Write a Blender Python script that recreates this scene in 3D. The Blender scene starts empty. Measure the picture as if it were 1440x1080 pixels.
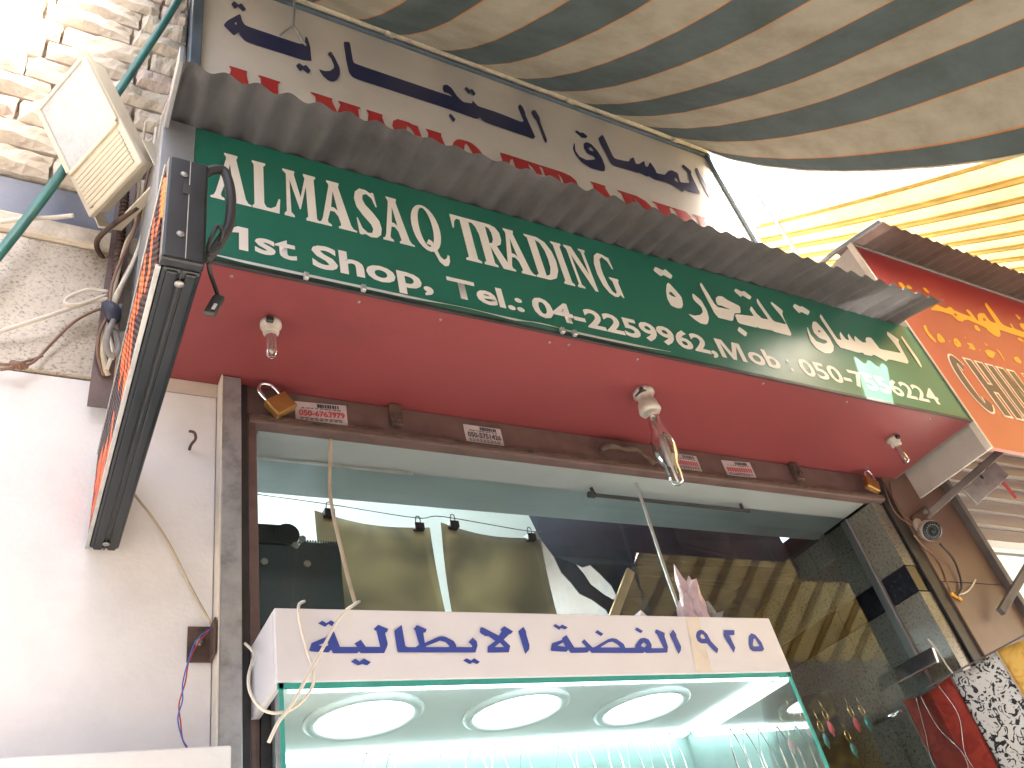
import bpy, bmesh, math, random
from mathutils import Vector, Matrix, noise

# ------------------------------------------------------------------ camera, sky, sun, exposure
sc = bpy.context.scene
COL = sc.collection
cam_d = bpy.data.cameras.new("camera")
cam = bpy.data.objects.new("camera", cam_d)
COL.objects.link(cam)
cam_d.sensor_width = 36.0
cam_d.lens = 29.197
cam_d.clip_start = 0.05
cam_d.clip_end = 500.0
cam.matrix_world = Matrix(((0.868716, -0.148512, -0.472522, 0.0),
                           (-0.451759, -0.628733, -0.632936, -1.7),
                           (-0.203092, 0.763308, -0.613282, 1.6),
                           (0, 0, 0, 1)))
sc.camera = cam

SUN_ELEV = math.radians(43.0)
SUN_DIR = Vector((0.66 * math.cos(SUN_ELEV), -0.751 * math.cos(SUN_ELEV), math.sin(SUN_ELEV))).normalized()
world = bpy.data.worlds.new("World")
sc.world = world
world.use_nodes = True
wn = world.node_tree.nodes
sky = wn.new("ShaderNodeTexSky")
sky.sky_type = 'NISHITA'
sky.sun_disc = False
sky.sun_elevation = SUN_ELEV
sky.sun_rotation = math.atan2(SUN_DIR.x, SUN_DIR.y)
sky.dust_density = 10.0
sky.air_density = 1.0
bg = wn["Background"]
bg.inputs["Strength"].default_value = 0.15
world.node_tree.links.new(sky.outputs["Color"], bg.inputs["Color"])
sun_d = bpy.data.lights.new("sun", 'SUN')
sun_d.energy = 4.0
sun_d.angle = math.radians(0.6)
sun_d.color = (1.0, 0.93, 0.82)
sun = bpy.data.objects.new("sun", sun_d)
COL.objects.link(sun)
sun.rotation_euler = (-SUN_DIR).to_track_quat('-Z', 'Y').to_euler()
vs = sc.view_settings
vs.view_transform = 'Standard'
vs.look = 'None'
vs.exposure = 2.88
vs.gamma = 1.0
vs.use_curve_mapping = False

rnd = random.Random(7)

# ------------------------------------------------------------------ lettering outlines (metres on each board's own plane: x along the board, z up)
SHOW_TEXT = [[[[0.488,2.263],[0.494,2.278],[0.523,2.29],[0.525,2.293],[0.54,2.302],[0.55,2.27],[0.581,2.27],[0.585,2.27],[0.58,2.277],[0.594,2.285],[0.603,2.27],[0.633,2.27],[0.629,2.304],[0.624,2.306],[0.624,2.308],[0.634,2.317],[0.655,2.308],[0.65,2.3],[0.648,2.301],[0.647,2.297],[0.65,2.277],[0.648,2.271],[0.64,2.257],[0.591,2.257],[0.588,2.261],[0.584,2.257],[0.535,2.257],[0.532,2.264],[0.526,2.259],[0.521,2.259],[0.491,2.261]],[[0.508,2.274],[0.519,2.278],[0.527,2.277],[0.526,2.272],[0.511,2.272]]],[[[0.509,2.318],[0.518,2.324],[0.526,2.319],[0.536,2.325],[0.545,2.319],[0.538,2.312],[0.53,2.317],[0.523,2.311]]],[[[0.569,2.24],[0.579,2.246],[0.587,2.24],[0.597,2.246],[0.61,2.238],[0.601,2.232],[0.592,2.235],[0.583,2.232]]],[[[0.667,2.304],[0.685,2.317],[0.687,2.272],[0.692,2.269],[0.709,2.269],[0.718,2.274],[0.713,2.306],[0.71,2.308],[0.719,2.317],[0.74,2.308],[0.736,2.301],[0.731,2.3],[0.731,2.278],[0.765,2.292],[0.774,2.293],[0.782,2.291],[0.798,2.282],[0.802,2.273],[0.801,2.269],[0.838,2.269],[0.839,2.272],[0.832,2.28],[0.844,2.29],[0.852,2.282],[0.852,2.272],[0.844,2.257],[0.67,2.258],[0.668,2.261]],[[0.732,2.271],[0.75,2.277],[0.766,2.283],[0.778,2.28],[0.786,2.271],[0.783,2.269],[0.733,2.269]]],[[[0.812,2.24],[0.821,2.245],[0.831,2.24],[0.839,2.245],[0.851,2.237],[0.843,2.232],[0.834,2.236],[0.826,2.232]]],[[[0.864,2.305],[0.867,2.313],[0.873,2.314],[0.879,2.311],[0.909,2.295],[0.918,2.305],[0.916,2.309],[0.928,2.317],[0.947,2.305],[0.938,2.298],[0.936,2.299],[0.919,2.286],[0.932,2.272],[0.925,2.257],[0.873,2.257],[0.876,2.27],[0.897,2.283],[0.883,2.294],[0.875,2.294],[0.865,2.3]],[[0.894,2.27],[0.908,2.279],[0.917,2.269],[0.895,2.269]]],[[[0.96,2.305],[0.976,2.316],[0.98,2.306],[0.979,2.298],[0.981,2.273],[0.977,2.263],[0.965,2.253]]],[[[1.033,2.262],[1.041,2.278],[1.07,2.286],[1.071,2.29],[1.085,2.298],[1.098,2.268],[1.126,2.268],[1.131,2.269],[1.121,2.281],[1.131,2.288],[1.148,2.268],[1.154,2.269],[1.198,2.288],[1.211,2.291],[1.223,2.289],[1.239,2.277],[1.241,2.267],[1.269,2.267],[1.276,2.277],[1.293,2.29],[1.306,2.292],[1.318,2.288],[1.322,2.275],[1.318,2.266],[1.355,2.266],[1.348,2.302],[1.344,2.304],[1.346,2.31],[1.352,2.314],[1.374,2.305],[1.37,2.295],[1.37,2.27],[1.362,2.255],[1.298,2.254],[1.294,2.257],[1.288,2.254],[1.141,2.255],[1.137,2.261],[1.13,2.256],[1.084,2.255],[1.08,2.263],[1.073,2.258],[1.035,2.26]],[[1.055,2.273],[1.071,2.28],[1.074,2.27],[1.056,2.272]],[[1.171,2.269],[1.196,2.28],[1.208,2.282],[1.221,2.275],[1.226,2.268],[1.172,2.268]],[[1.29,2.274],[1.3,2.281],[1.307,2.274],[1.298,2.268],[1.29,2.27]]],[[[1.055,2.319],[1.062,2.324],[1.073,2.318],[1.08,2.323],[1.094,2.316],[1.085,2.311],[1.075,2.314],[1.069,2.31]]],[[[1.166,2.304],[1.175,2.31],[1.189,2.301],[1.18,2.295]]],[[[1.284,2.312],[1.293,2.318],[1.308,2.309],[1.299,2.303]]],[[[1.388,2.301],[1.404,2.314],[1.409,2.302],[1.407,2.295],[1.411,2.27],[1.406,2.26],[1.395,2.251]]],[[[1.47,2.297],[1.478,2.308],[1.49,2.314],[1.501,2.313],[1.51,2.303],[1.514,2.284],[1.529,2.264],[1.52,2.252],[1.509,2.262],[1.498,2.278],[1.479,2.278],[1.47,2.284]],[[1.484,2.296],[1.491,2.303],[1.497,2.3],[1.498,2.291],[1.487,2.29]]],[[[1.571,2.314],[1.608,2.314],[1.602,2.301],[1.584,2.3],[1.588,2.267],[1.576,2.253],[1.563,2.299]]],[[[1.639,2.277],[1.651,2.298],[1.663,2.306],[1.676,2.302],[1.687,2.282],[1.687,2.263],[1.677,2.257],[1.644,2.257],[1.637,2.263]],[[1.652,2.274],[1.663,2.29],[1.669,2.292],[1.674,2.271],[1.654,2.27]]]]
UPPER_TEXT = [[[[0.338,4.818],[0.353,4.866],[0.398,4.95],[0.403,4.946],[0.408,4.902],[0.419,4.878],[0.434,4.874],[0.654,4.878],[0.664,4.958],[0.67,4.954],[0.676,4.915],[0.679,4.885],[0.678,4.759],[0.429,4.749],[0.415,4.758],[0.402,4.779],[0.396,4.801],[0.392,4.8],[0.377,4.765]],[[0.379,4.864],[0.385,4.879],[0.389,4.866],[0.384,4.85]]],[[[0.366,5.006],[0.378,5.04],[0.395,5.024],[0.406,5.045],[0.425,5.008],[0.411,4.977],[0.393,5.007],[0.38,4.975]]],[[[0.612,4.695],[0.626,4.726],[0.642,4.712],[0.654,4.729],[0.671,4.696],[0.657,4.663],[0.638,4.686],[0.628,4.662]]],[[[0.75,4.871],[0.767,4.904],[0.782,4.859],[0.796,4.791],[0.792,4.736],[0.776,4.69],[0.758,4.666],[0.738,4.663],[0.719,4.685],[0.704,4.727],[0.73,4.728],[0.751,4.742],[0.77,4.775],[0.772,4.799],[0.763,4.847]]],[[[0.831,5.027],[0.86,5.044],[0.861,4.883],[0.87,4.872],[1.251,4.876],[1.32,4.878],[1.3,4.895],[1.279,4.89],[1.277,4.916],[1.286,4.952],[1.307,4.97],[1.328,4.955],[1.346,4.893],[1.37,4.863],[1.417,4.878],[1.425,4.908],[1.434,4.89],[1.446,4.872],[1.547,4.876],[1.685,4.863],[1.68,4.993],[1.701,5.03],[1.712,5.013],[1.714,4.966],[1.71,4.943],[1.721,4.746],[1.559,4.749],[1.464,4.75],[1.444,4.759],[1.436,4.777],[1.42,4.759],[1.401,4.753],[1.265,4.759],[0.869,4.75],[0.847,4.755],[0.834,4.783],[0.83,4.882]]],[[[1.398,4.988],[1.413,5.015],[1.429,4.995],[1.442,5.014],[1.455,4.981],[1.439,4.95],[1.427,4.973],[1.413,4.951]]],[[[1.269,4.7],[1.282,4.727],[1.301,4.695],[1.287,4.661]]],[[[1.753,4.991],[1.772,5.018],[1.786,5.021],[1.794,4.963],[1.786,4.926],[1.785,4.774],[1.769,4.743],[1.764,4.767],[1.767,4.912],[1.757,4.948]]],[[[1.93,4.784],[1.951,4.832],[1.957,4.84],[1.939,4.769],[1.95,4.727],[1.987,4.717],[2.048,4.75],[2.045,4.772],[2.01,4.779],[2.003,4.823],[2.015,4.863],[2.04,4.887],[2.067,4.883],[2.088,4.84],[2.098,4.787],[2.093,4.718],[2.078,4.675],[2.057,4.661],[1.994,4.656],[1.949,4.681],[1.929,4.736]],[[2.035,4.839],[2.056,4.849],[2.061,4.822],[2.039,4.816]]],[[[1.989,4.947],[2.006,4.969],[2.026,4.956],[2.044,4.969],[2.065,4.949],[2.05,4.925],[2.017,4.913],[2.013,4.923]]],[[[2.13,4.959],[2.18,5.023],[2.18,4.83],[2.191,4.82],[2.255,4.831],[2.281,4.84],[2.292,4.863],[2.328,4.899],[2.322,4.842],[2.342,4.846],[2.396,4.9],[2.384,4.85],[2.398,4.847],[2.437,4.909],[2.448,4.849],[2.443,4.818],[2.501,4.828],[2.539,4.875],[2.573,4.9],[2.613,4.893],[2.591,4.804],[2.671,4.833],[2.697,4.94],[2.671,4.97],[2.698,5.008],[2.736,4.962],[2.717,4.928],[2.705,4.749],[2.594,4.746],[2.569,4.715],[2.552,4.738],[2.522,4.75],[2.479,4.756],[2.4,4.746],[2.373,4.763],[2.358,4.751],[2.311,4.764],[2.3,4.755],[2.272,4.756],[2.155,4.746],[2.139,4.763],[2.139,4.825]],[[2.564,4.831],[2.58,4.833],[2.577,4.798],[2.556,4.803]]],[[[2.772,4.994],[2.801,5.026],[2.793,4.962],[2.799,4.812],[2.766,4.749],[2.76,4.781]]]]
GREEN_ARABIC = [[[[1.686,3.426],[1.693,3.425],[1.71,3.394],[1.721,3.367],[1.711,3.329],[1.697,3.311],[1.677,3.304],[1.653,3.31],[1.65,3.342],[1.661,3.38],[1.675,3.41]],[[1.673,3.378],[1.684,3.382],[1.696,3.36],[1.68,3.36],[1.669,3.367]]],[[[1.644,3.473],[1.662,3.496],[1.692,3.486],[1.704,3.499],[1.726,3.472],[1.71,3.45],[1.682,3.463],[1.668,3.449]]],[[[1.781,3.402],[1.788,3.401],[1.81,3.376],[1.813,3.331],[1.805,3.294],[1.787,3.265],[1.774,3.256],[1.751,3.256],[1.73,3.27],[1.714,3.29],[1.742,3.288],[1.771,3.3],[1.789,3.317],[1.794,3.341],[1.776,3.364],[1.772,3.376]]],[[[1.839,3.461],[1.854,3.478],[1.869,3.364],[1.93,3.366],[1.93,3.369],[1.897,3.377],[1.88,3.373],[1.88,3.391],[1.889,3.411],[1.908,3.426],[1.927,3.43],[1.947,3.415],[1.995,3.4],[1.98,3.363],[1.946,3.353],[1.916,3.307],[1.844,3.307]]],[[[1.945,3.35],[2.032,3.363],[2.044,3.367],[2.038,3.395],[2.058,3.419],[2.066,3.383],[2.081,3.364],[2.114,3.367],[2.1,3.446],[2.115,3.476],[2.127,3.41],[2.137,3.365],[2.201,3.365],[2.197,3.41],[2.177,3.462],[2.185,3.478],[2.226,3.442],[2.208,3.416],[2.197,3.306],[2.105,3.307],[2.105,3.312],[2.033,3.306],[2.035,3.315],[2.026,3.305],[1.94,3.305]]],[[[2.006,3.48],[2.023,3.497],[2.049,3.487],[2.062,3.498],[2.088,3.473],[2.068,3.453],[2.039,3.468],[2.027,3.453]]],[[[1.915,3.265],[1.935,3.288],[1.961,3.266],[1.941,3.242]]],[[[2.299,3.482],[2.321,3.503],[2.347,3.494],[2.358,3.502],[2.39,3.482],[2.363,3.454],[2.332,3.464],[2.315,3.45]]],[[[2.313,3.38],[2.317,3.381],[2.309,3.344],[2.32,3.312],[2.355,3.308],[2.384,3.321],[2.382,3.332],[2.352,3.334],[2.335,3.356],[2.343,3.388],[2.367,3.421],[2.389,3.428],[2.404,3.397],[2.413,3.351],[2.408,3.309],[2.39,3.282],[2.364,3.264],[2.328,3.256],[2.295,3.272],[2.285,3.303],[2.3,3.353]],[[2.371,3.381],[2.383,3.379],[2.374,3.368],[2.364,3.37]]],[[[2.428,3.461],[2.448,3.483],[2.452,3.433],[2.457,3.356],[2.479,3.355],[2.486,3.381],[2.505,3.407],[2.508,3.38],[2.512,3.366],[2.529,3.367],[2.536,3.39],[2.551,3.408],[2.553,3.379],[2.564,3.366],[2.57,3.386],[2.584,3.403],[2.593,3.388],[2.609,3.374],[2.633,3.379],[2.642,3.4],[2.661,3.414],[2.687,3.417],[2.693,3.387],[2.698,3.361],[2.812,3.368],[2.83,3.369],[2.826,3.425],[2.815,3.464],[2.833,3.488],[2.88,3.454],[2.861,3.433],[2.841,3.313],[2.715,3.313],[2.684,3.294],[2.676,3.301],[2.631,3.318],[2.611,3.305],[2.568,3.304],[2.571,3.314],[2.536,3.306],[2.484,3.309],[2.439,3.309]]],[[[2.904,3.469],[2.922,3.485],[2.923,3.447],[2.926,3.353],[2.913,3.312],[2.903,3.313]]]]
NEIGHBOUR_ARABIC = [[[[3.338,3.757],[3.441,3.821],[3.465,3.812],[3.497,3.808],[3.551,3.836],[3.565,3.815],[3.615,3.806],[3.663,3.804],[3.684,3.803],[3.682,3.846],[3.708,3.862],[3.72,3.844],[3.717,3.799],[3.724,3.782],[3.761,3.836],[3.801,3.859],[3.851,3.872],[3.844,3.832],[3.851,3.815],[3.896,3.814],[3.923,3.95],[3.961,3.979],[3.961,3.908],[3.949,3.821],[4.026,3.812],[4.04,3.851],[4.061,3.856],[4.047,3.817],[4.123,3.813],[4.237,3.828],[4.245,3.804],[4.179,3.772],[4.072,3.763],[3.987,3.764],[3.891,3.769],[3.871,3.764],[3.847,3.727],[3.809,3.702],[3.771,3.705],[3.746,3.727],[3.749,3.746],[3.696,3.76],[3.634,3.772],[3.585,3.756],[3.564,3.74],[3.527,3.738],[3.507,3.772],[3.432,3.773]],[[3.793,3.825],[3.818,3.829],[3.805,3.806],[3.78,3.803]],[[3.535,3.788],[3.559,3.792],[3.556,3.775],[3.532,3.772]]],[[[3.236,3.909],[3.259,3.91],[3.266,3.884],[3.25,3.867],[3.226,3.867],[3.222,3.887]]],[[[3.287,3.903],[3.31,3.907],[3.321,3.891],[3.298,3.878],[3.27,3.876]]],[[[3.421,3.927],[3.446,3.928],[3.452,3.901],[3.432,3.889],[3.414,3.896]]],[[[3.643,3.737],[3.676,3.746],[3.678,3.716],[3.658,3.702],[3.632,3.704]]],[[[4.187,3.955],[4.21,3.957],[4.214,3.928],[4.183,3.913]]],[[[4.147,3.878],[4.202,3.892],[4.224,3.864],[4.169,3.818],[4.141,3.831],[4.134,3.848]]],[[[4.0,3.745],[4.027,3.749],[4.043,3.734],[4.021,3.719],[3.986,3.723]]],[[[3.18,3.618],[3.206,3.63],[3.189,3.589],[3.199,3.531],[3.187,3.52],[3.166,3.545],[3.166,3.583]]],[[[3.248,3.587],[3.271,3.595],[3.278,3.561],[3.265,3.541],[3.233,3.534],[3.235,3.521],[3.219,3.544]],[[3.247,3.57],[3.258,3.567],[3.245,3.556]]],[[[3.312,3.566],[3.317,3.556],[3.302,3.55]]],[[[3.359,3.583],[3.391,3.596],[3.399,3.567],[3.382,3.544],[3.346,3.533],[3.347,3.519],[3.335,3.547]],[[3.363,3.57],[3.375,3.566],[3.358,3.555]]],[[[3.456,3.586],[3.499,3.588],[3.495,3.553],[3.471,3.542],[3.436,3.548],[3.462,3.562]]],[[[3.473,3.624],[3.484,3.621],[3.469,3.612]]],[[[3.528,3.563],[3.536,3.557],[3.52,3.55]]],[[[3.564,3.56],[3.609,3.579],[3.658,3.57],[3.628,3.546],[3.589,3.519],[3.559,3.525]]],[[[3.624,3.626],[3.64,3.612],[3.615,3.6]]],[[[3.687,3.608],[3.71,3.588],[3.693,3.532],[3.679,3.52],[3.689,3.566]]],[[[3.798,3.572],[3.844,3.588],[3.847,3.554],[3.814,3.535],[3.788,3.547]]]]
CABLES = {"led_power":[[0.145,-0.8,2.817],[0.158,-0.81,2.825],[0.173,-0.82,2.83],[0.189,-0.82,2.826],[0.198,-0.82,2.77],[0.198,-0.81,2.709],[0.185,-0.8,2.669],[0.168,-0.79,2.634]],"led_loop":[[0.183,-0.815,2.655],[0.184,-0.83,2.663],[0.176,-0.83,2.673],[0.168,-0.83,2.646],[0.165,-0.82,2.627],[0.17,-0.82,2.618],[0.181,-0.82,2.635]],"usb":[[0.173,-0.78,2.646],[0.181,-0.76,2.639],[0.191,-0.75,2.619],[0.196,-0.75,2.596]],"white_a":[[-0.139,-0.03,3.108],[-0.093,-0.04,3.135],[-0.032,-0.05,3.177],[0.024,-0.05,3.224],[0.072,-0.06,3.245]],"white_b":[[-0.191,-0.06,3.445],[-0.139,-0.08,3.453],[-0.078,-0.1,3.458],[-0.035,-0.12,3.459]],"white_loop":[[0.07,-0.06,3.27],[0.027,-0.06,3.265],[-0.013,-0.06,3.228],[-0.018,-0.06,3.205],[0.009,-0.06,3.207],[0.068,-0.06,3.257]],"brown_a":[[-0.122,-0.02,3.002],[-0.089,-0.03,3.009],[-0.06,-0.03,3.032],[-0.029,-0.03,3.102],[0.008,-0.04,3.168],[0.05,-0.05,3.208],[0.08,-0.06,3.217]],"brown_b":[[-0.125,-0.02,3.018],[-0.097,-0.03,3.016],[-0.065,-0.03,3.036],[-0.045,-0.03,3.053]],"bundle_a":[[0.161,-0.16,4.044],[0.147,-0.16,3.921],[0.143,-0.15,3.807],[0.134,-0.14,3.665],[0.129,-0.12,3.531],[0.13,-0.1,3.423],[0.102,-0.09,3.296],[0.086,-0.08,3.204],[0.074,-0.06,3.099],[0.086,-0.05,3.031],[0.095,-0.04,3.012]],"bundle_b":[[0.169,-0.16,4.096],[0.151,-0.16,3.999],[0.148,-0.15,3.863],[0.125,-0.15,3.664],[0.12,-0.14,3.534],[0.107,-0.12,3.435],[0.088,-0.1,3.353],[0.076,-0.09,3.267],[0.076,-0.08,3.177],[0.064,-0.07,3.111],[0.068,-0.05,3.061],[0.086,-0.04,3.01]],"bundle_c":[[0.135,-0.14,3.907],[0.134,-0.14,3.731],[0.136,-0.12,3.564],[0.13,-0.11,3.454],[0.115,-0.1,3.343],[0.093,-0.09,3.259],[0.082,-0.08,3.215],[0.077,-0.07,3.138],[0.096,-0.06,3.081],[0.09,-0.05,3.021]],"bundle_d":[[0.106,-0.12,3.951],[0.104,-0.13,3.816],[0.109,-0.12,3.647],[0.11,-0.11,3.566],[0.111,-0.1,3.494],[0.094,-0.09,3.421],[0.086,-0.08,3.307],[0.083,-0.07,3.213],[0.103,-0.06,3.13],[0.099,-0.05,3.056]],"grey_loop":[[0.102,-0.07,3.218],[0.087,-0.09,3.134],[0.08,-0.09,3.078],[0.092,-0.08,3.04],[0.107,-0.08,3.066],[0.097,-0.07,3.131]],"flat_cord":[[0.131,-0.012,2.777],[0.184,-0.012,2.698],[0.215,-0.012,2.655],[0.256,-0.012,2.587],[0.303,-0.012,2.488],[0.345,-0.02,2.4]],"wire_red":[[0.343,-0.03,2.386],[0.32,-0.03,2.358],[0.302,-0.03,2.317],[0.297,-0.03,2.277],[0.287,-0.03,2.233],[0.291,-0.03,2.2],[0.297,-0.03,2.164],[0.313,-0.03,2.14]],"wire_blue":[[0.342,-0.035,2.385],[0.314,-0.035,2.359],[0.299,-0.035,2.312],[0.291,-0.035,2.27],[0.292,-0.035,2.238],[0.285,-0.035,2.205],[0.294,-0.035,2.168],[0.303,-0.035,2.152]],"show_cable_a":[[0.406,-0.05,2.345],[0.405,-0.12,2.292],[0.375,-0.2,2.216],[0.373,-0.22,2.176],[0.391,-0.225,2.146],[0.42,-0.225,2.138],[0.454,-0.225,2.15],[0.481,-0.225,2.18],[0.487,-0.225,2.211],[0.48,-0.215,2.256],[0.472,-0.212,2.3],[0.469,-0.21,2.335],[0.474,-0.2,2.358],[0.501,-0.15,2.39]],"show_cable_b":[[0.4,-0.23,2.087],[0.418,-0.23,2.121],[0.442,-0.23,2.149],[0.471,-0.228,2.197],[0.506,-0.22,2.254],[0.537,-0.215,2.307],[0.563,-0.21,2.34],[0.59,-0.19,2.364],[0.623,-0.14,2.398]],"brown_drop":[[0.646,0.006,2.938],[0.635,-0.0,2.848],[0.624,-0.015,2.761],[0.619,-0.04,2.673],[0.615,-0.08,2.562],[0.611,-0.12,2.46],[0.614,-0.14,2.391]],"cctv_a":[[2.986,-0.06,2.738],[3.051,-0.04,2.692],[3.047,-0.03,2.622],[3.009,-0.03,2.568],[2.953,-0.03,2.538]],"cctv_b":[[2.871,-0.05,2.775],[2.918,-0.03,2.75],[2.973,-0.02,2.714],[2.979,-0.02,2.654],[2.959,-0.02,2.595],[2.945,-0.02,2.549]],"cctv_c":[[2.951,-0.02,2.546],[3.011,-0.03,2.551],[3.077,-0.03,2.577],[3.134,-0.03,2.611]],"pier_wire_a":[[2.914,-0.02,3.023],[2.895,-0.02,2.961],[2.885,-0.02,2.908],[2.9,-0.02,2.87],[2.929,-0.03,2.835]],"pier_wire_b":[[2.963,-0.02,3.042],[2.93,-0.02,2.974],[2.923,-0.02,2.924],[2.928,-0.02,2.886],[2.946,-0.03,2.846]],"hang_a":[[0.611,-0.1,5.191],[0.612,-0.09,5.068],[0.608,-0.08,4.965],[0.618,-0.07,4.933],[0.639,-0.07,4.89],[0.656,-0.065,4.86]],"hang_b":[[0.555,-0.06,4.879],[0.583,-0.07,4.925],[0.607,-0.08,4.947],[0.633,-0.075,4.905],[0.651,-0.065,4.868]],"gap_wire":[[3.805,0.1,5.646],[3.776,0.1,5.558],[3.703,0.1,5.482],[3.732,0.1,5.443],[3.84,0.1,5.571],[3.836,0.1,5.494],[3.806,0.1,5.351]],"rope":[[0.178,-0.1,4.864],[0.138,-0.1,4.652],[0.03,-0.1,4.142],[-0.077,-0.1,3.662],[-0.131,-0.1,3.441],[-0.18,-0.1,3.258]],"rod":[[1.702,0.06,2.967],[1.702,0.06,2.827],[1.698,0.06,2.636],[1.699,0.06,2.491]]}

# ------------------------------------------------------------------ materials
def new_mat(name):
    m = bpy.data.materials.new(name)
    m.use_nodes = True
    nt = m.node_tree
    return m, nt, nt.nodes["Principled BSDF"]

def pm(name, col, rough=0.6, var=0.12, scale=6.0, bump=0.0, bscale=60.0, metal=0.0, col2=None, spec=0.5, trans=0.0, grime=0.0):
    """colour with a slow and a fast noise variation, optional second colour for stains, fine bump"""
    m, nt, b = new_mat(name)
    N, L = nt.nodes, nt.links
    tc = N.new("ShaderNodeTexCoord")
    n1 = N.new("ShaderNodeTexNoise"); n1.inputs["Scale"].default_value = scale; n1.inputs["Detail"].default_value = 7
    n1.inputs["Roughness"].default_value = 0.65
    L.new(tc.outputs["Object"], n1.inputs["Vector"])
    r = N.new("ShaderNodeValToRGB")
    c2 = col2 if col2 else tuple(max(0, c * (1 - 2.2 * var)) for c in col)
    c3 = tuple(min(1, c * (1 + var)) for c in col)
    r.color_ramp.elements[0].position = 0.28; r.color_ramp.elements[0].color = (*c2, 1)
    r.color_ramp.elements[1].position = 0.72; r.color_ramp.elements[1].color = (*c3, 1)
    e = r.color_ramp.elements.new(0.5); e.color = (*col, 1)
    L.new(n1.outputs["Fac"], r.inputs["Fac"])
    out = r.outputs["Color"]
    if grime > 0:
        n3 = N.new("ShaderNodeTexNoise"); n3.inputs["Scale"].default_value = scale * 0.45; n3.inputs["Detail"].default_value = 9
        n3.inputs["Roughness"].default_value = 0.75
        L.new(tc.outputs["Object"], n3.inputs["Vector"])
        r3 = N.new("ShaderNodeValToRGB")
        r3.color_ramp.elements[0].position = 0.5; r3.color_ramp.elements[0].color = (0, 0, 0, 1)
        r3.color_ramp.elements[1].position = 0.75; r3.color_ramp.elements[1].color = (grime, grime, grime, 1)
        L.new(n3.outputs["Fac"], r3.inputs["Fac"])
        mx = N.new("ShaderNodeMix"); mx.data_type = 'RGBA'
        L.new(r3.outputs["Color"], mx.inputs[0]); L.new(out, mx.inputs[6])
        mx.inputs[7].default_value = (col[0] * 0.35 + 0.02, col[1] * 0.32 + 0.015, col[2] * 0.3 + 0.01, 1)
        out = mx.outputs[2]
    L.new(out, b.inputs["Base Color"])
    rr = N.new("ShaderNodeMapRange"); rr.inputs[3].default_value = max(0.02, rough - 0.1); rr.inputs[4].default_value = min(1, rough + 0.12)
    L.new(n1.outputs["Fac"], rr.inputs[0]); L.new(rr.outputs[0], b.inputs["Roughness"])
    b.inputs["Metallic"].default_value = metal
    b.inputs["Specular IOR Level"].default_value = spec
    if bump > 0:
        n2 = N.new("ShaderNodeTexNoise"); n2.inputs["Scale"].default_value = bscale; n2.inputs["Detail"].default_value = 5
        L.new(tc.outputs["Object"], n2.inputs["Vector"])
        bp = N.new("ShaderNodeBump"); bp.inputs["Strength"].default_value = bump; bp.inputs["Distance"].default_value = 0.01
        L.new(n2.outputs["Fac"], bp.inputs["Height"]); L.new(bp.outputs["Normal"], b.inputs["Normal"])
    return m

def glass_mat(name, tint=(0.93, 0.98, 0.96), rough=0.0):
    """thin pane: lets light straight through and mirrors by Fresnel"""
    m, nt, b = new_mat(name)
    N, L = nt.nodes, nt.links
    N.remove(b)
    t = N.new("ShaderNodeBsdfTransparent"); t.inputs[0].default_value = (*tint, 1)
    g = N.new("ShaderNodeBsdfGlossy"); g.inputs["Roughness"].default_value = rough
    f = N.new("ShaderNodeFresnel"); f.inputs["IOR"].default_value = 1.42
    mx = N.new("ShaderNodeMixShader")
    L.new(f.outputs[0], mx.inputs[0]); L.new(t.outputs[0], mx.inputs[1]); L.new(g.outputs[0], mx.inputs[2])
    L.new(mx.outputs[0], N["Material Output"].inputs[0])
    return m

def emit_mat(name, col, strength):
    m, nt, b = new_mat(name)
    b.inputs["Base Color"].default_value = (0.8, 0.8, 0.8, 1)
    b.inputs["Emission Color"].default_value = (*col, 1)
    b.inputs["Emission Strength"].default_value = strength
    return m

def granite_mat(name, base, dark, scale=120.0, rough=0.35):
    m, nt, b = new_mat(name)
    N, L = nt.nodes, nt.links
    tc = N.new("ShaderNodeTexCoord")
    v = N.new("ShaderNodeTexNoise"); v.inputs["Scale"].default_value = scale; v.inputs["Detail"].default_value = 4; v.inputs["Roughness"].default_value = 0.7
    L.new(tc.outputs["Object"], v.inputs["Vector"])
    r = N.new("ShaderNodeValToRGB"); cr = r.color_ramp
    cr.elements[0].position = 0.33; cr.elements[0].color = (*dark, 1)
    cr.elements[1].position = 0.62; cr.elements[1].color = (*[min(1, c * 1.12) for c in base], 1)
    e = cr.elements.new(0.40); e.color = (*[c * 0.62 for c in base], 1)
    e = cr.elements.new(0.47); e.color = (*base, 1)
    L.new(v.outputs["Fac"], r.inputs["Fac"])
    n = N.new("ShaderNodeTexNoise"); n.inputs["Scale"].default_value = 5; n.inputs["Detail"].default_value = 6
    L.new(tc.outputs["Object"], n.inputs["Vector"])
    mx = N.new("ShaderNodeMix"); mx.data_type = 'RGBA'; mx.blend_type = 'MULTIPLY'
    r2 = N.new("ShaderNodeValToRGB"); r2.color_ramp.elements[0].position = 0.3; r2.color_ramp.elements[0].color = (0.7, 0.66, 0.62, 1)
    r2.color_ramp.elements[1].position = 0.65; r2.color_ramp.elements[1].color = (1, 1, 1, 1)
    L.new(n.outputs["Fac"], r2.inputs["Fac"])
    mx.inputs[0].default_value = 1.0
    L.new(r.outputs["Color"], mx.inputs[6]); L.new(r2.outputs["Color"], mx.inputs[7])
    L.new(mx.outputs[2], b.inputs["Base Color"])
    b.inputs["Roughness"].default_value = rough
    return m

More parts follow.
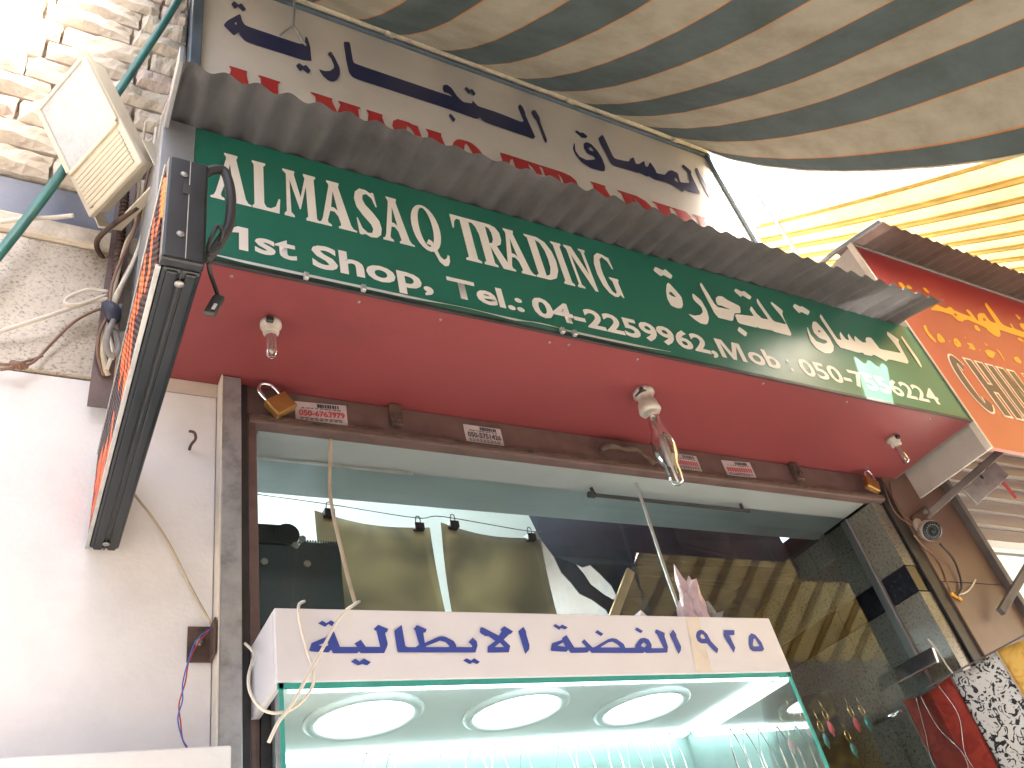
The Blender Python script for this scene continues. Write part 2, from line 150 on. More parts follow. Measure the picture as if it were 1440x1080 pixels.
def fabric_mat(name, col_a, col_b=None, edge=None, period=0.395, start=1.68, transl=0.4, weave=900.0):
    """cloth lit from both sides; optional woven stripes along x with a thin coloured selvedge line"""
    m, nt, b = new_mat(name)
    N, L = nt.nodes, nt.links
    tc = N.new("ShaderNodeTexCoord")
    n1 = N.new("ShaderNodeTexNoise"); n1.inputs["Scale"].default_value = 3.5; n1.inputs["Detail"].default_value = 8; n1.inputs["Roughness"].default_value = 0.7
    L.new(tc.outputs["Object"], n1.inputs["Vector"])
    if col_b:
        sx = N.new("ShaderNodeSeparateXYZ"); L.new(tc.outputs["Object"], sx.inputs[0])
        a = N.new("ShaderNodeMath"); a.operation = 'SUBTRACT'; L.new(sx.outputs[0], a.inputs[0]); a.inputs[1].default_value = start
        d = N.new("ShaderNodeMath"); d.operation = 'DIVIDE'; L.new(a.outputs[0], d.inputs[0]); d.inputs[1].default_value = period
        fr = N.new("ShaderNodeMath"); fr.operation = 'FRACT'; L.new(d.outputs[0], fr.inputs[0])
        r = N.new("ShaderNodeValToRGB"); cr = r.color_ramp; cr.interpolation = 'CONSTANT'
        cr.elements[0].position = 0.0; cr.elements[0].color = (*edge, 1)
        cr.elements[1].position = 0.014; cr.elements[1].color = (*col_a, 1)
        e = cr.elements.new(0.5); e.color = (*edge, 1)
        e = cr.elements.new(0.514); e.color = (*col_b, 1)
        L.new(fr.outputs[0], r.inputs["Fac"])
        colr = r.outputs["Color"]
    else:
        rgb = N.new("ShaderNodeRGB"); rgb.outputs[0].default_value = (*col_a, 1); colr = rgb.outputs[0]
    mx = N.new("ShaderNodeMix"); mx.data_type = 'RGBA'; mx.blend_type = 'MULTIPLY'; mx.inputs[0].default_value = 1
    r2 = N.new("ShaderNodeValToRGB"); r2.color_ramp.elements[0].position = 0.3; r2.color_ramp.elements[0].color = (0.68, 0.66, 0.62, 1)
    r2.color_ramp.elements[1].position = 0.62; r2.color_ramp.elements[1].color = (1, 1, 1, 1)
    L.new(n1.outputs["Fac"], r2.inputs["Fac"]); L.new(colr, mx.inputs[6]); L.new(r2.outputs["Color"], mx.inputs[7])
    df = N.new("ShaderNodeBsdfDiffuse"); tr = N.new("ShaderNodeBsdfTranslucent"); ms = N.new("ShaderNodeMixShader")
    L.new(mx.outputs[2], df.inputs[0]); L.new(mx.outputs[2], tr.inputs[0])
    ms.inputs[0].default_value = transl
    wv = N.new("ShaderNodeTexNoise"); wv.inputs["Scale"].default_value = weave; L.new(tc.outputs["Object"], wv.inputs["Vector"])
    n4 = N.new("ShaderNodeTexNoise"); n4.inputs["Scale"].default_value = 9; n4.inputs["Detail"].default_value = 3; L.new(tc.outputs["Object"], n4.inputs["Vector"])
    ad = N.new("ShaderNodeMath"); ad.operation = 'MULTIPLY_ADD'; ad.inputs[1].default_value = 4.0
    L.new(n4.outputs["Fac"], ad.inputs[0]); L.new(wv.outputs["Fac"], ad.inputs[2])
    bp = N.new("ShaderNodeBump"); bp.inputs["Strength"].default_value = 0.25; bp.inputs["Distance"].default_value = 0.004
    L.new(ad.outputs[0], bp.inputs["Height"]); L.new(bp.outputs["Normal"], df.inputs["Normal"])
    L.new(df.outputs[0], ms.inputs[1]); L.new(tr.outputs[0], ms.inputs[2])
    L.new(ms.outputs[0], N["Material Output"].inputs[0])
    N.remove(b)
    return m

M = {}
M['plaster'] = pm('white_plaster', (0.77, 0.755, 0.745), 0.7, 0.05, 3.0, 0.12, 90, grime=0.22)
M['cream'] = pm('cream_render', (0.62, 0.55, 0.47), 0.8, 0.08, 4.0, 0.2, 70, grime=0.3)
M['mortar'] = pm('mortar', (0.52, 0.46, 0.39), 0.9, 0.15, 12, 0.4, 90)
M['brick'] = [pm('stone_brick_%d' % i, c, 0.9, 0.16, 14, 0.55, 55, col2=d) for i, (c, d) in enumerate((
    ((0.64, 0.55, 0.44), (0.42, 0.35, 0.27)), ((0.68, 0.60, 0.49), (0.48, 0.41, 0.32)),
    ((0.58, 0.51, 0.42), (0.38, 0.33, 0.27)), ((0.66, 0.54, 0.46), (0.45, 0.35, 0.29))))]
M['granite'] = granite_mat('speckled_granite', (0.46, 0.40, 0.315), (0.13, 0.105, 0.08), 125)
M['granite2'] = granite_mat('grey_granite', (0.17, 0.165, 0.14), (0.04, 0.035, 0.03), 105, 0.2)
M['black_granite'] = pm('black_granite', (0.012, 0.012, 0.016), 0.15, 0.3, 60)
M['band'] = pm('slate_blue_band', (0.16, 0.18, 0.24), 0.55, 0.1, 6, 0.1, 80)
M['galv'] = pm('galvanised_steel', (0.36, 0.37, 0.38), 0.42, 0.22, 16, 0.06, 120, metal=0.55, grime=0.35)
M['sheet'] = pm('grey_corrugated_metal', (0.19, 0.185, 0.19), 0.5, 0.14, 5, 0.04, 120, metal=0.25, grime=0.5)
M['sheet2'] = pm('brown_corrugated_metal', (0.20, 0.155, 0.14), 0.5, 0.14, 5, 0.04, 120, metal=0.2, grime=0.5)
M['greyflash'] = pm('grey_flashing', (0.26, 0.27, 0.28), 0.45, 0.1, 6, metal=0.3, grime=0.3)
M['green'] = pm('green_sign_film', (0.014, 0.145, 0.098), 0.33, 0.06, 2.5, 0.02, 60, grime=0.10)
M['red'] = pm('red_soffit_film', (0.20, 0.040, 0.044), 0.42, 0.07, 2.2, 0.03, 30, grime=0.22)
M['white_film'] = pm('white_lettering_film', (0.80, 0.76, 0.70), 0.4, 0.03, 4, grime=0.08)
M['sign_white'] = pm('aged_white_sign_sheet', (0.74, 0.69, 0.62), 0.45, 0.05, 2.0, 0.03, 20, grime=0.18)
M['navy'] = pm('navy_lettering', (0.028, 0.032, 0.105), 0.4, 0.08, 5)
M['red_letter'] = pm('red_lettering', (0.50, 0.035, 0.04), 0.4, 0.06, 5)
M['blue_letter'] = pm('blue_lettering', (0.03, 0.06, 0.32), 0.35, 0.05, 5)
M['showcase_white'] = pm('white_laminate', (0.66, 0.655, 0.69), 0.35, 0.03, 3, grime=0.06)
M['frame_blue'] = pm('blue_grey_frame', (0.16, 0.21, 0.26), 0.4, 0.15, 10, metal=0.4, grime=0.3)
M['alu'] = pm('aluminium', (0.55, 0.55, 0.53), 0.35, 0.12, 14, metal=0.7, grime=0.4)
M['pipe'] = pm('painted_pipe', (0.70, 0.63, 0.48), 0.4, 0.15, 20, 0.1, 60, grime=0.35)
M['brownmetal'] = pm('brown_painted_steel', (0.130, 0.082, 0.074), 0.5, 0.2, 9, 0.08, 80, grime=0.45)
M['darkmetal'] = pm('dark_steel', (0.035, 0.034, 0.036), 0.45, 0.25, 12, 0.05, 80, metal=0.3)
M['rust'] = pm('rusty_steel', (0.085, 0.052, 0.038), 0.75, 0.35, 25, 0.25, 120)
M['laminate'] = pm('brown_copper_panel', (0.145, 0.092, 0.070), 0.38, 0.16, 3.2, 0.03, 40, col2=(0.095, 0.06, 0.047), grime=0.3)
M['greypanel'] = pm('mauve_grey_panel', (0.20, 0.18, 0.18), 0.5, 0.1, 4, grime=0.35)
M['black_plastic'] = pm('black_plastic', (0.010, 0.012, 0.016), 0.34, 0.2, 10, 0.02, 90)
M['black_gloss'] = pm('black_gloss_profile', (0.010, 0.014, 0.017), 0.20, 0.2, 10)
M['rubber'] = pm('black_rubber', (0.025, 0.023, 0.024), 0.55, 0.2, 30)
M['led_board'] = pm('led_board', (0.03, 0.022, 0.024), 0.5, 0.3, 60)
M['led_off'] = pm('led_off', (0.06, 0.012, 0.012), 0.3, 0.2, 60)
M['led_on'] = emit_mat('led_on', (1.0, 0.13, 0.03), 0.6)
M['led_on'].node_tree.nodes['Principled BSDF'].inputs['Base Color'].default_value = (0.08, 0.01, 0.006, 1)
M['beige_plastic'] = pm('cream_plastic', (0.64, 0.58, 0.46), 0.45, 0.06, 5, 0.03, 60, grime=0.25)
M['diffuser'] = pm('ribbed_glass', (0.50, 0.52, 0.54), 0.18, 0.06, 30, 0.5, 160)
M['screw'] = pm('zinc_screw', (0.34, 0.33, 0.31), 0.4, 0.2, 30, metal=0.8, grime=0.5)
M['green_rod'] = pm('green_painted_rod', (0.03, 0.17, 0.15), 0.45, 0.15, 12, grime=0.3)
M['cable_white'] = pm('white_cable', (0.66, 0.62, 0.54), 0.5, 0.08, 20, grime=0.25)
M['cable_beige'] = pm('beige_cable', (0.50, 0.42, 0.30), 0.5, 0.12, 20, grime=0.3)
M['cable_brown'] = pm('brown_cable', (0.20, 0.11, 0.07), 0.5, 0.15, 20, grime=0.2)
M['cable_grey'] = pm('grey_cable', (0.22, 0.20, 0.19), 0.5, 0.15, 20)
M['cable_dark'] = pm('dark_cable', (0.03, 0.028, 0.03), 0.5, 0.15, 20)
M['cable_red'] = pm('red_cable', (0.45, 0.05, 0.05), 0.45, 0.1, 20)
M['cable_blue'] = pm('blue_cable', (0.06, 0.12, 0.45), 0.45, 0.1, 20)
M['tape'] = pm('black_tape', (0.02, 0.022, 0.045), 0.5, 0.2, 20)
M['porcelain'] = pm('porcelain', (0.44, 0.39, 0.34), 0.35, 0.14, 25, grime=0.6)
M['brass'] = pm('brass', (0.42, 0.24, 0.08), 0.34, 0.15, 20, metal=0.75, grime=0.3)
M['chrome'] = pm('chrome', (0.75, 0.76, 0.78), 0.12, 0.05, 20, metal=1.0)
M['paper'] = pm('sticker_paper', (0.50, 0.45, 0.45), 0.6, 0.08, 12, grime=0.3)
M['ink_dark'] = pm('dark_ink', (0.05, 0.045, 0.06), 0.6, 0.05, 5)
M['ink_red'] = pm('red_ink', (0.45, 0.05, 0.06), 0.6, 0.05, 5)
M['glass'] = glass_mat('window_glass', (0.86, 0.93, 0.92))
M['bulb_glass'] = glass_mat('bulb_glass', (0.95, 0.96, 0.96), 0.02)
M['glass_edge'] = pm('green_glass_edge', (0.03, 0.30, 0.26), 0.15, 0.1, 10)
M['filament'] = pm('filament_support', (0.5, 0.46, 0.40), 0.3, 0.1, 20, metal=0.8)
M['ceiling_white'] = pm('white_ceiling', (0.78, 0.82, 0.82), 0.6, 0.03, 3)
M['ceiling_grey'] = pm('grey_ceiling_strip', (0.30, 0.34, 0.34), 0.4, 0.06, 3, grime=0.1)
M['lamp_cool'] = emit_mat('cool_white_lamp', (0.86, 1.0, 1.0), 1.15)
M['lamp_panel'] = emit_mat('panel_lamp', (0.90, 1.0, 1.0), 17.0)
M['lamp_disc'] = emit_mat('downlight_disc', (0.92, 1.0, 1.0), 1.3)
M['ring'] = pm('white_downlight_ring', (0.72, 0.78, 0.78), 0.35, 0.03, 5)
M['device'] = pm('dark_teal_metal', (0.028, 0.042, 0.05), 0.4, 0.2, 8, grime=0.2)
M['reflection_navy'] = pm('navy_reflection', (0.020, 0.020, 0.035), 0.6, 0.3, 5, 0.3, 14)
M['brown_board'] = pm('brown_boards', (0.10, 0.060, 0.045), 0.55, 0.25, 7, 0.08, 50)
M['reflection_tan'] = pm('tan_reflection', (0.50, 0.34, 0.20), 0.6, 0.12, 9)
M['pink_bag'] = pm('pink_plastic_bag', (0.62, 0.46, 0.46), 0.35, 0.2, 14, 0.3, 30)
M['clear_bag'] = pm('grey_plastic_bag', (0.33, 0.35, 0.36), 0.2, 0.3, 14, 0.4, 40)
M['silver'] = pm('silver', (0.72, 0.72, 0.70), 0.22, 0.1, 40, metal=1.0)
M['gold'] = pm('gilt', (0.60, 0.38, 0.12), 0.25, 0.1, 40, metal=1.0)
M['asphalt'] = pm('alley_paving', (0.32, 0.295, 0.265), 0.9, 0.2, 2.0, 0.3, 40)
M['far_wall'] = pm('sandy_render', (0.46, 0.38, 0.30), 0.85, 0.12, 1.5, 0.2, 30, grime=0.3)
M['shutter'] = pm('shutter_enamel', (0.42, 0.39, 0.36), 0.4, 0.06, 4, grime=0.3)
M['teal_glass'] = pm('sea_green_interior', (0.30, 0.46, 0.44), 0.35, 0.1, 3)
M['strut'] = pm('grey_strut', (0.13, 0.12, 0.12), 0.5, 0.2, 10, grime=0.4)
M['stripe'] = fabric_mat('striped_awning_cloth', (0.050, 0.062, 0.062), (0.17, 0.155, 0.122), (0.24, 0.11, 0.045), transl=0.055)
M['yellow'] = fabric_mat('yellow_awning_cloth', (0.80, 0.66, 0.30), transl=0.13)
M['yellow_rib'] = fabric_mat('yellow_awning_seam', (0.66, 0.44, 0.14), transl=0.08)
M['yellow_strip'] = fabric_mat('yellow_awning_strip', (0.82, 0.64, 0.22), transl=0.11)
M['yellow_letter'] = pm('yellow_lettering', (0.72, 0.36, 0.02), 0.4, 0.05, 6)
M['white_edge'] = pm('white_edge_trim', (0.66, 0.60, 0.52), 0.5, 0.1, 12, grime=0.4)
M['char_letter'] = pm('dark_plum_lettering', (0.085, 0.045, 0.055), 0.4, 0.06, 6)

def gradient_sign():
    """printed sheet: deep red at the top running into orange lower down"""
    m, nt, b = new_mat('red_to_orange_print')
    N, L = nt.nodes, nt.links
    tc = N.new("ShaderNodeTexCoord"); sx = N.new("ShaderNodeSeparateXYZ"); L.new(tc.outputs["Object"], sx.inputs[0])
    n = N.new("ShaderNodeTexNoise"); n.inputs["Scale"].default_value = 3; n.inputs["Detail"].default_value = 3
    L.new(tc.outputs["Object"], n.inputs["Vector"])
    ma = N.new("ShaderNodeMath"); ma.operation = 'MULTIPLY_ADD'; ma.inputs[1].default_value = 0.25
    L.new(n.outputs["Fac"], ma.inputs[0]); L.new(sx.outputs[2], ma.inputs[2])
    mr = N.new("ShaderNodeMapRange"); mr.inputs[1].default_value = 3.0; mr.inputs[2].default_value = 4.2
    L.new(ma.outputs[0], mr.inputs[0])
    r = N.new("ShaderNodeValToRGB")
    r.color_ramp.elements[0].color = (0.46, 0.105, 0.06, 1); r.color_ramp.elements[1].color = (0.24, 0.018, 0.028, 1)
    e = r.color_ramp.elements.new(0.45); e.color = (0.40, 0.052, 0.045, 1)
    L.new(mr.outputs[0], r.inputs["Fac"]); L.new(r.outputs["Color"], b.inputs["Base Color"])
    b.inputs["Roughness"].default_value = 0.36
    return m
M['print'] = gradient_sign()

def damask_mat(name, ca, cb, scale, lo=0.47, hi=0.53, dist=2.5):
    m, nt, b = new_mat(name)
    N, L = nt.nodes, nt.links
    tc = N.new("ShaderNodeTexCoord")
    n = N.new("ShaderNodeTexNoise"); n.inputs["Scale"].default_value = scale; n.inputs["Detail"].default_value = 1.5; n.inputs["Distortion"].default_value = dist
    L.new(tc.outputs["Object"], n.inputs["Vector"])
    r = N.new("ShaderNodeValToRGB"); r.color_ramp.elements[0].position = lo; r.color_ramp.elements[1].position = hi
    r.color_ramp.elements[0].color = (*ca, 1); r.color_ramp.elements[1].color = (*cb, 1)
    L.new(n.outputs["Fac"], r.inputs["Fac"]); L.new(r.outputs["Color"], b.inputs["Base Color"])
    b.inputs["Roughness"].default_value = 0.55
    return m
M['cloth_bw'] = damask_mat('black_white_damask', (0.02, 0.02, 0.025), (0.62, 0.62, 0.64), 34, 0.43, 0.47)
M['cloth_red'] = damask_mat('red_velvet', (0.36, 0.04, 0.028), (0.50, 0.065, 0.04), 26, 0.35, 0.6, 1.0)
M['cloth_gold'] = damask_mat('gold_satin', (0.55, 0.34, 0.07), (0.66, 0.47, 0.14), 16, 0.4, 0.6, 2.0)
M['kraft'] = damask_mat('brown_print_paper', (0.17, 0.145, 0.105), (0.34, 0.285, 0.185), 5.0, 0.35, 0.70, 0.8)
M['shawl'] = damask_mat('dark_print_shawl', (0.018, 0.02, 0.02), (0.16, 0.17, 0.06), 9, 0.45, 0.75, 1.5)

# ------------------------------------------------------------------ geometry helpers
def obj(name, bm, mat, parent=None, smooth=False):
    me = bpy.data.meshes.new(name)
    bm.normal_update()
    bm.to_mesh(me); bm.free()
    me.materials.append(mat)
    if smooth:
        for p in me.polygons: p.use_smooth = True
    return link(name, me, parent)

def link(name, me, parent=None):
    o = bpy.data.objects.new(name, me)
    COL.objects.link(o)
    if parent is not None:
        attach(o, parent)
    return o

def attach(o, parent):
    """meshes are written in world coordinates; a parent Empty stands at its thing's base"""
    o.parent = parent
    if parent.type == 'EMPTY':
        o.matrix_parent_inverse = Matrix.Translation(-Vector(parent.location))

def thing(name, label, cat, loc=(0, 0, 0), group=None):
    o = bpy.data.objects.new(name, None)
    COL.objects.link(o)
    o.location = loc
    o.empty_display_size = 0.05
    return tag(o, label, cat, group)

def tag(o, label, cat, group=None, kind=None):
    o["label"] = label
    if cat: o["category"] = cat
    if group: o["group"] = group
    if kind: o["kind"] = kind
    return o

def BM(): return bmesh.new()

def box(bm, x0, x1, y0, y1, z0, z1, bevel=0.0):
    r = bmesh.ops.create_cube(bm, size=1.0, matrix=Matrix.Translation(((x0 + x1) / 2, (y0 + y1) / 2, (z0 + z1) / 2)) @ Matrix.Diagonal((x1 - x0, y1 - y0, z1 - z0, 1)))
    if bevel > 0:
        ed = list({e for v in r['verts'] for e in v.link_edges})
        bmesh.ops.bevel(bm, geom=ed, offset=bevel, segments=2, affect='EDGES', profile=0.5)
    return bm

def obox(bm, c, u, v, w, su, sv, sw, bevel=0.0):
    """box centred at c with axes u, v, w (unit) and sizes"""
    c, u, v, w = Vector(c), Vector(u).normalized(), Vector(v).normalized(), Vector(w).normalized()
    m = Matrix(((u.x * su, v.x * sv, w.x * sw, c.x), (u.y * su, v.y * sv, w.y * sw, c.y), (u.z * su, v.z * sv, w.z * sw, c.z), (0, 0, 0, 1)))
    r = bmesh.ops.create_cube(bm, size=1.0, matrix=m)
    if bevel > 0:
        ed = list({e for q in r['verts'] for e in q.link_edges})
        bmesh.ops.bevel(bm, geom=ed, offset=bevel, segments=2, affect='EDGES', profile=0.5)
    return bm

def quad(bm, *pts):
    return bm.faces.new([bm.verts.new(p) for p in pts])

def smooth_path(pts, sub=6):
    P = [Vector(p) for p in pts]
    if len(P) < 3: return P
    out = []
    for i in range(len(P) - 1):
        p0 = P[max(i - 1, 0)]; p1 = P[i]; p2 = P[i + 1]; p3 = P[min(i + 2, len(P) - 1)]
        for k in range(sub):
            t = k / sub
            out.append(0.5 * ((2 * p1) + (p2 - p0) * t + (2 * p0 - 5 * p1 + 4 * p2 - p3) * t * t + (3 * p1 - p0 - 3 * p2 + p3) * t ** 3))
    out.append(P[-1])
    return out

def tube(bm, pts, r, n=8, smooth=True, sub=6, rf=None, caps=True):
    P = smooth_path(pts, sub) if smooth else [Vector(p) for p in pts]
    rings = []
    nrm = None
    for i, p in enumerate(P):
        t = (P[min(i + 1, len(P) - 1)] - P[max(i - 1, 0)])
        if t.length < 1e-9: t = Vector((0, 0, 1))
        t.normalize()
        if nrm is None:
            nrm = t.orthogonal().normalized()
        else:
            nrm = (nrm - t * nrm.dot(t))
            if nrm.length < 1e-6: nrm = t.orthogonal()
            nrm.normalize()
        b = t.cross(nrm)
        rr = rf(i / max(1, len(P) - 1)) if rf else r
        rings.append([bm.verts.new(p + (nrm * math.cos(2 * math.pi * k / n) + b * math.sin(2 * math.pi * k / n)) * rr) for k in range(n)])
    for a, b in zip(rings, rings[1:]):
        for k in range(n):
            bm.faces.new((a[k], a[(k + 1) % n], b[(k + 1) % n], b[k]))
    if caps:
        bm.faces.new(rings[0][::-1]); bm.faces.new(rings[-1])
    return bm

def lathe(bm, prof, origin, axis=(0, 0, 1), n=24, caps=True):
    """prof: list of (radius, height along axis)"""
    a = Vector(axis).normalized(); u = a.orthogonal().normalized(); v = a.cross(u); o = Vector(origin)
    rings = [[bm.verts.new(o + a * h + (u * math.cos(2 * math.pi * k / n) + v * math.sin(2 * math.pi * k / n)) * max(r, 1e-4)) for k in range(n)] for r, h in prof]
    for p, q in zip(rings, rings[1:]):
        for k in range(n):
            bm.faces.new((p[k], p[(k + 1) % n], q[(k + 1) % n], q[k]))
    if caps:
        bm.faces.new(rings[0][::-1]); bm.faces.new(rings[-1])
    return bm

def prism_xz(bm, poly, y0, y1):
    """polygon in x,z given depth from y0 to y1"""
    a = [bm.verts.new((x, y0, z)) for x, z in poly]; b = [bm.verts.new((x, y1, z)) for x, z in poly]
    n = len(poly)
    bm.faces.new(a); bm.faces.new(b[::-1])
    for i in range(n):
        bm.faces.new((a[i], b[i], b[(i + 1) % n], a[(i + 1) % n]))
    return bm

def curve_fill(rings):
    cu = bpy.data.curves.new("fill", 'CURVE'); cu.dimensions = '2D'; cu.fill_mode = 'BOTH'
    for r in rings:
        s = cu.splines.new('POLY'); s.points.add(len(r) - 1)
        for p, (x, z) in zip(s.points, r): p.co = (x, z, 0, 1)
        s.use_cyclic_u = True
    o = bpy.data.objects.new("fill", cu)
    me = bpy.data.meshes.new_from_object(o)
    bpy.data.objects.remove(o); bpy.data.curves.remove(cu)
    vs_ = [tuple(v.co[:2]) for v in me.vertices]; fs = [tuple(p.vertices) for p in me.polygons]
    bpy.data.meshes.remove(me)
    return vs_, fs

def chaikin(r, it=1):
    for _ in range(it):
        q = []
        n = len(r)
        for i in range(n):
            a, b = r[i], r[(i + 1) % n]
            d = math.hypot(b[0] - a[0], b[1] - a[1])
            k = 0.12 if d > 0.02 else 0.22
            q.append((a[0] + (b[0] - a[0]) * k, a[1] + (b[1] - a[1]) * k)); q.append((b[0] + (a[0] - b[0]) * k, b[1] + (a[1] - b[1]) * k))
        r = q
    return r

def film(name, shapes, y, mat, parent, soft=1):
    """flat lettering on a board facing -y"""
    vs_, fs = [], []
    for n_, sh in enumerate(shapes):
        v, f = curve_fill([chaikin([tuple(p) for p in r], soft) for r in sh])
        k = len(vs_)
        vs_ += [(a, y - 0.00025 * (n_ % 4), b) for a, b in v]; fs += [tuple(i + k for i in q) for q in f]
    me = bpy.data.meshes.new(name); me.from_pydata(vs_, [], fs); me.materials.append(mat)
    return link(name, me, parent)

def text_film(name, body, x0, x1, z0, z1, y, mat, parent, bold=0.02, shear=0.0, at=None):
    cu = bpy.data.curves.new("txt", 'FONT'); cu.body = body; cu.fill_mode = 'BOTH'; cu.offset = bold; cu.shear = shear; cu.resolution_u = 3
    o = bpy.data.objects.new("txt", cu); COL.objects.link(o)
    bpy.context.view_layer.update()
    me = bpy.data.meshes.new_from_object(o.evaluated_get(bpy.context.evaluated_depsgraph_get()))
    bpy.data.objects.remove(o); bpy.data.curves.remove(cu)
    xs = [v.co.x for v in me.vertices]; ys = [v.co.y for v in me.vertices]
    ax, bx, ay, by = min(xs), max(xs), min(ys), max(ys)
    for v in me.vertices:
        X = x0 + (v.co.x - ax) / (bx - ax) * (x1 - x0); Z = z0 + (v.co.y - ay) / (by - ay) * (z1 - z0)
        v.co = at(X, Z) if at else (X, y, Z)
    me.materials.clear(); me.materials.append(mat); me.name = name
    return link(name, me, parent)

GLYPH = {
 'A': [[[(.31,1),(.66,1),(.64,.94),(.62,.91),(.86,.12),(.92,.05),(1,.03),(1,0),(.52,0),(.52,.04),(.58,.06),(.59,.1),(.54,.25),(.45,.33),(.34,.33),(.25,.12),(.26,.07),(.34,.04),(.34,0),(0,0),(0,.04),(.07,.06),(.12,.14),(.36,.88),(.35,.93),(.31,.96)], [(.46,.78),(.37,.42),(.45,.42),(.54,.37)]]],
 'L': [[[(0,1),(.5,1),(.5,.96),(.42,.92),(.42,.14),(.5,.07),(.65,.07),(.83,.13),(.94,.3),(1,.3),(.95,0),(0,0),(0,.04),(.07,.08),(.07,.92),(0,.96)]]],
 'M': [[[(0,1),(.36,1),(.36,.97),(.34,.92),(.5,.46),(.66,.9),(.62,.96),(.62,1),(1,1),(1,.96),(.94,.92),(.94,.08),(1,.04),(1,0),(.62,0),(.62,.04),(.68,.08),(.68,.72),(.48,.2),(.45,.2),(.2,.78),(.2,.1),(.29,.04),(.29,0),(0,0),(0,.04),(.07,.1),(.1,.9),(0,.96)]]],
 'S': [[[(.88,.99),(.94,.68),(.88,.68),(.76,.86),(.56,.93),(.4,.88),(.37,.78),(.45,.68),(.75,.52),(.95,.38),(1,.22),(.93,.08),(.75,0),(.5,-.02),(.3,.02),(.14,-.01),(.06,0),(.02,.34),(.07,.34),(.2,.14),(.4,.06),(.58,.08),(.64,.17),(.58,.26),(.3,.42),(.08,.58),(.02,.76),(.1,.92),(.3,1.02),(.55,1.02),(.75,.97),(.82,1.0)]]],
 'T': [[[(0,1),(1,1),(1,.68),(.95,.68),(.88,.85),(.78,.92),(.66,.92),(.66,.08),(.78,.04),(.78,0),(.22,0),(.22,.04),(.34,.08),(.34,.92),(.22,.92),(.12,.85),(.05,.68),(0,.68)]]],
 'R': [[[(0,1),(.55,1),(.75,.96),(.86,.85),(.86,.68),(.78,.56),(.62,.5),(.9,.1),(1,.04),(1,0),(.64,0),(.38,.46),(.38,.08),(.47,.04),(.47,0),(0,0),(0,.04),(.08,.08),(.08,.92),(0,.96)], [(.38,.92),(.5,.9),(.56,.8),(.55,.64),(.48,.55),(.38,.53)]]],
 'D': [[[(0,1),(.5,1),(.78,.92),(.95,.72),(1,.5),(.95,.28),(.78,.08),(.5,0),(0,0),(0,.04),(.1,.08),(.1,.92),(0,.96)], [(.4,.92),(.55,.87),(.66,.7),(.69,.5),(.66,.3),(.55,.13),(.4,.08)]]],
 'I': [[[(0,1),(1,1),(1,.96),(.82,.92),(.82,.08),(1,.04),(1,0),(0,0),(0,.04),(.18,.08),(.18,.92),(0,.96)]]],
 'N': [[[(0,1),(.36,1),(.78,.38),(.78,.92),(.68,.96),(.68,1),(1,1),(1,.96),(.92,.92),(.92,0),(.78,0),(.22,.78),(.22,.08),(.34,.04),(.34,0),(0,0),(0,.04),(.09,.08),(.09,.9),(0,.96)]]],
 'G': [[[(.95,.97),(.96,.68),(.91,.68),(.8,.86),(.6,.94),(.44,.86),(.35,.66),(.33,.48),(.37,.25),(.46,.1),(.58,.06),(.66,.1),(.66,.36),(.56,.41),(.56,.45),(1,.45),(1,.41),(.94,.37),(.94,0),(.88,0),(.8,.06),(.65,-.01),(.5,-.02),(.28,.04),(.1,.2),(.02,.45),(.06,.7),(.22,.92),(.45,1.02),(.68,1.01),(.85,.97)]]],
 'Q': [[[(.45 + .45 * math.cos(t * math.pi / 12), .5 + .52 * math.sin(t * math.pi / 12)) for t in range(24)], [(.45 + .22 * math.cos(t * math.pi / 12), .52 + .44 * math.sin(t * math.pi / 12)) for t in range(24)]],
       [[(.36,.14),(.46,.25),(.56,.22),(.66,.06),(.72,-.08),(.82,-.13),(.92,-.08),(.97,.0),(1.02,-.02),(1.0,-.14),(.92,-.24),(.8,-.27),(.66,-.2),(.55,.0),(.48,.12),(.42,.13)]]],
}
def glyphs(spec, z0, z1):
    out = []
    for ch, a, b in spec:
        for sh in GLYPH[ch]:
            out.append([[(a + x * (b - a), z0 + y * (z1 - z0)) for x, y in r] for r in sh])
    return out

def corrugated(bm, x0, x1, pitch, amp, rows, t=0.0015, wob=0.0):
    """rows: list of (y, z) from back to front; waves run along x"""
    n = int((x1 - x0) / pitch * 10)
    grid = []
    for j, (y, z) in enumerate(rows):
        row = []
        for i in range(n + 1):
            x = x0 + (x1 - x0) * i / n
            w = amp * math.sin(2 * math.pi * (x - x0) / pitch) * (1 + 0.25 * math.sin(x * 5.3))
            dz = wob * noise.noise(Vector((x * 1.7, j * 0.9, 3.1)))
            dy = wob * 0.6 * noise.noise(Vector((x * 3.1, j * 0.7, 9.1))) if j == len(rows) - 1 else 0
            row.append(bm.verts.new((x, y + dy, z + w + dz)))
        grid.append(row)
    for a, b in zip(grid, grid[1:]):
        for i in range(n):
            bm.faces.new((a[i], a[i + 1], b[i + 1], b[i]))
    r = bmesh.ops.solidify(bm, geom=bm.faces[:], thickness=t)
    return bm

def cable(name, keys, radius, mat, label, parent=None, n=7, cat='cable'):
    bm = BM()
    for k in ([keys] if isinstance(keys, str) else keys):
        tube(bm, CABLES[k], radius, n)
    o = obj(name, bm, mat, parent, True)
    if label: tag(o, label, cat)
    return o

# ================================================================== setting
bm = BM(); quad(bm, (-200, -200, 0), (200, -200, 0), (200, 200, 0), (-200, 200, 0))
g = obj('ground', bm, M['asphalt']); g["kind"] = "structure"

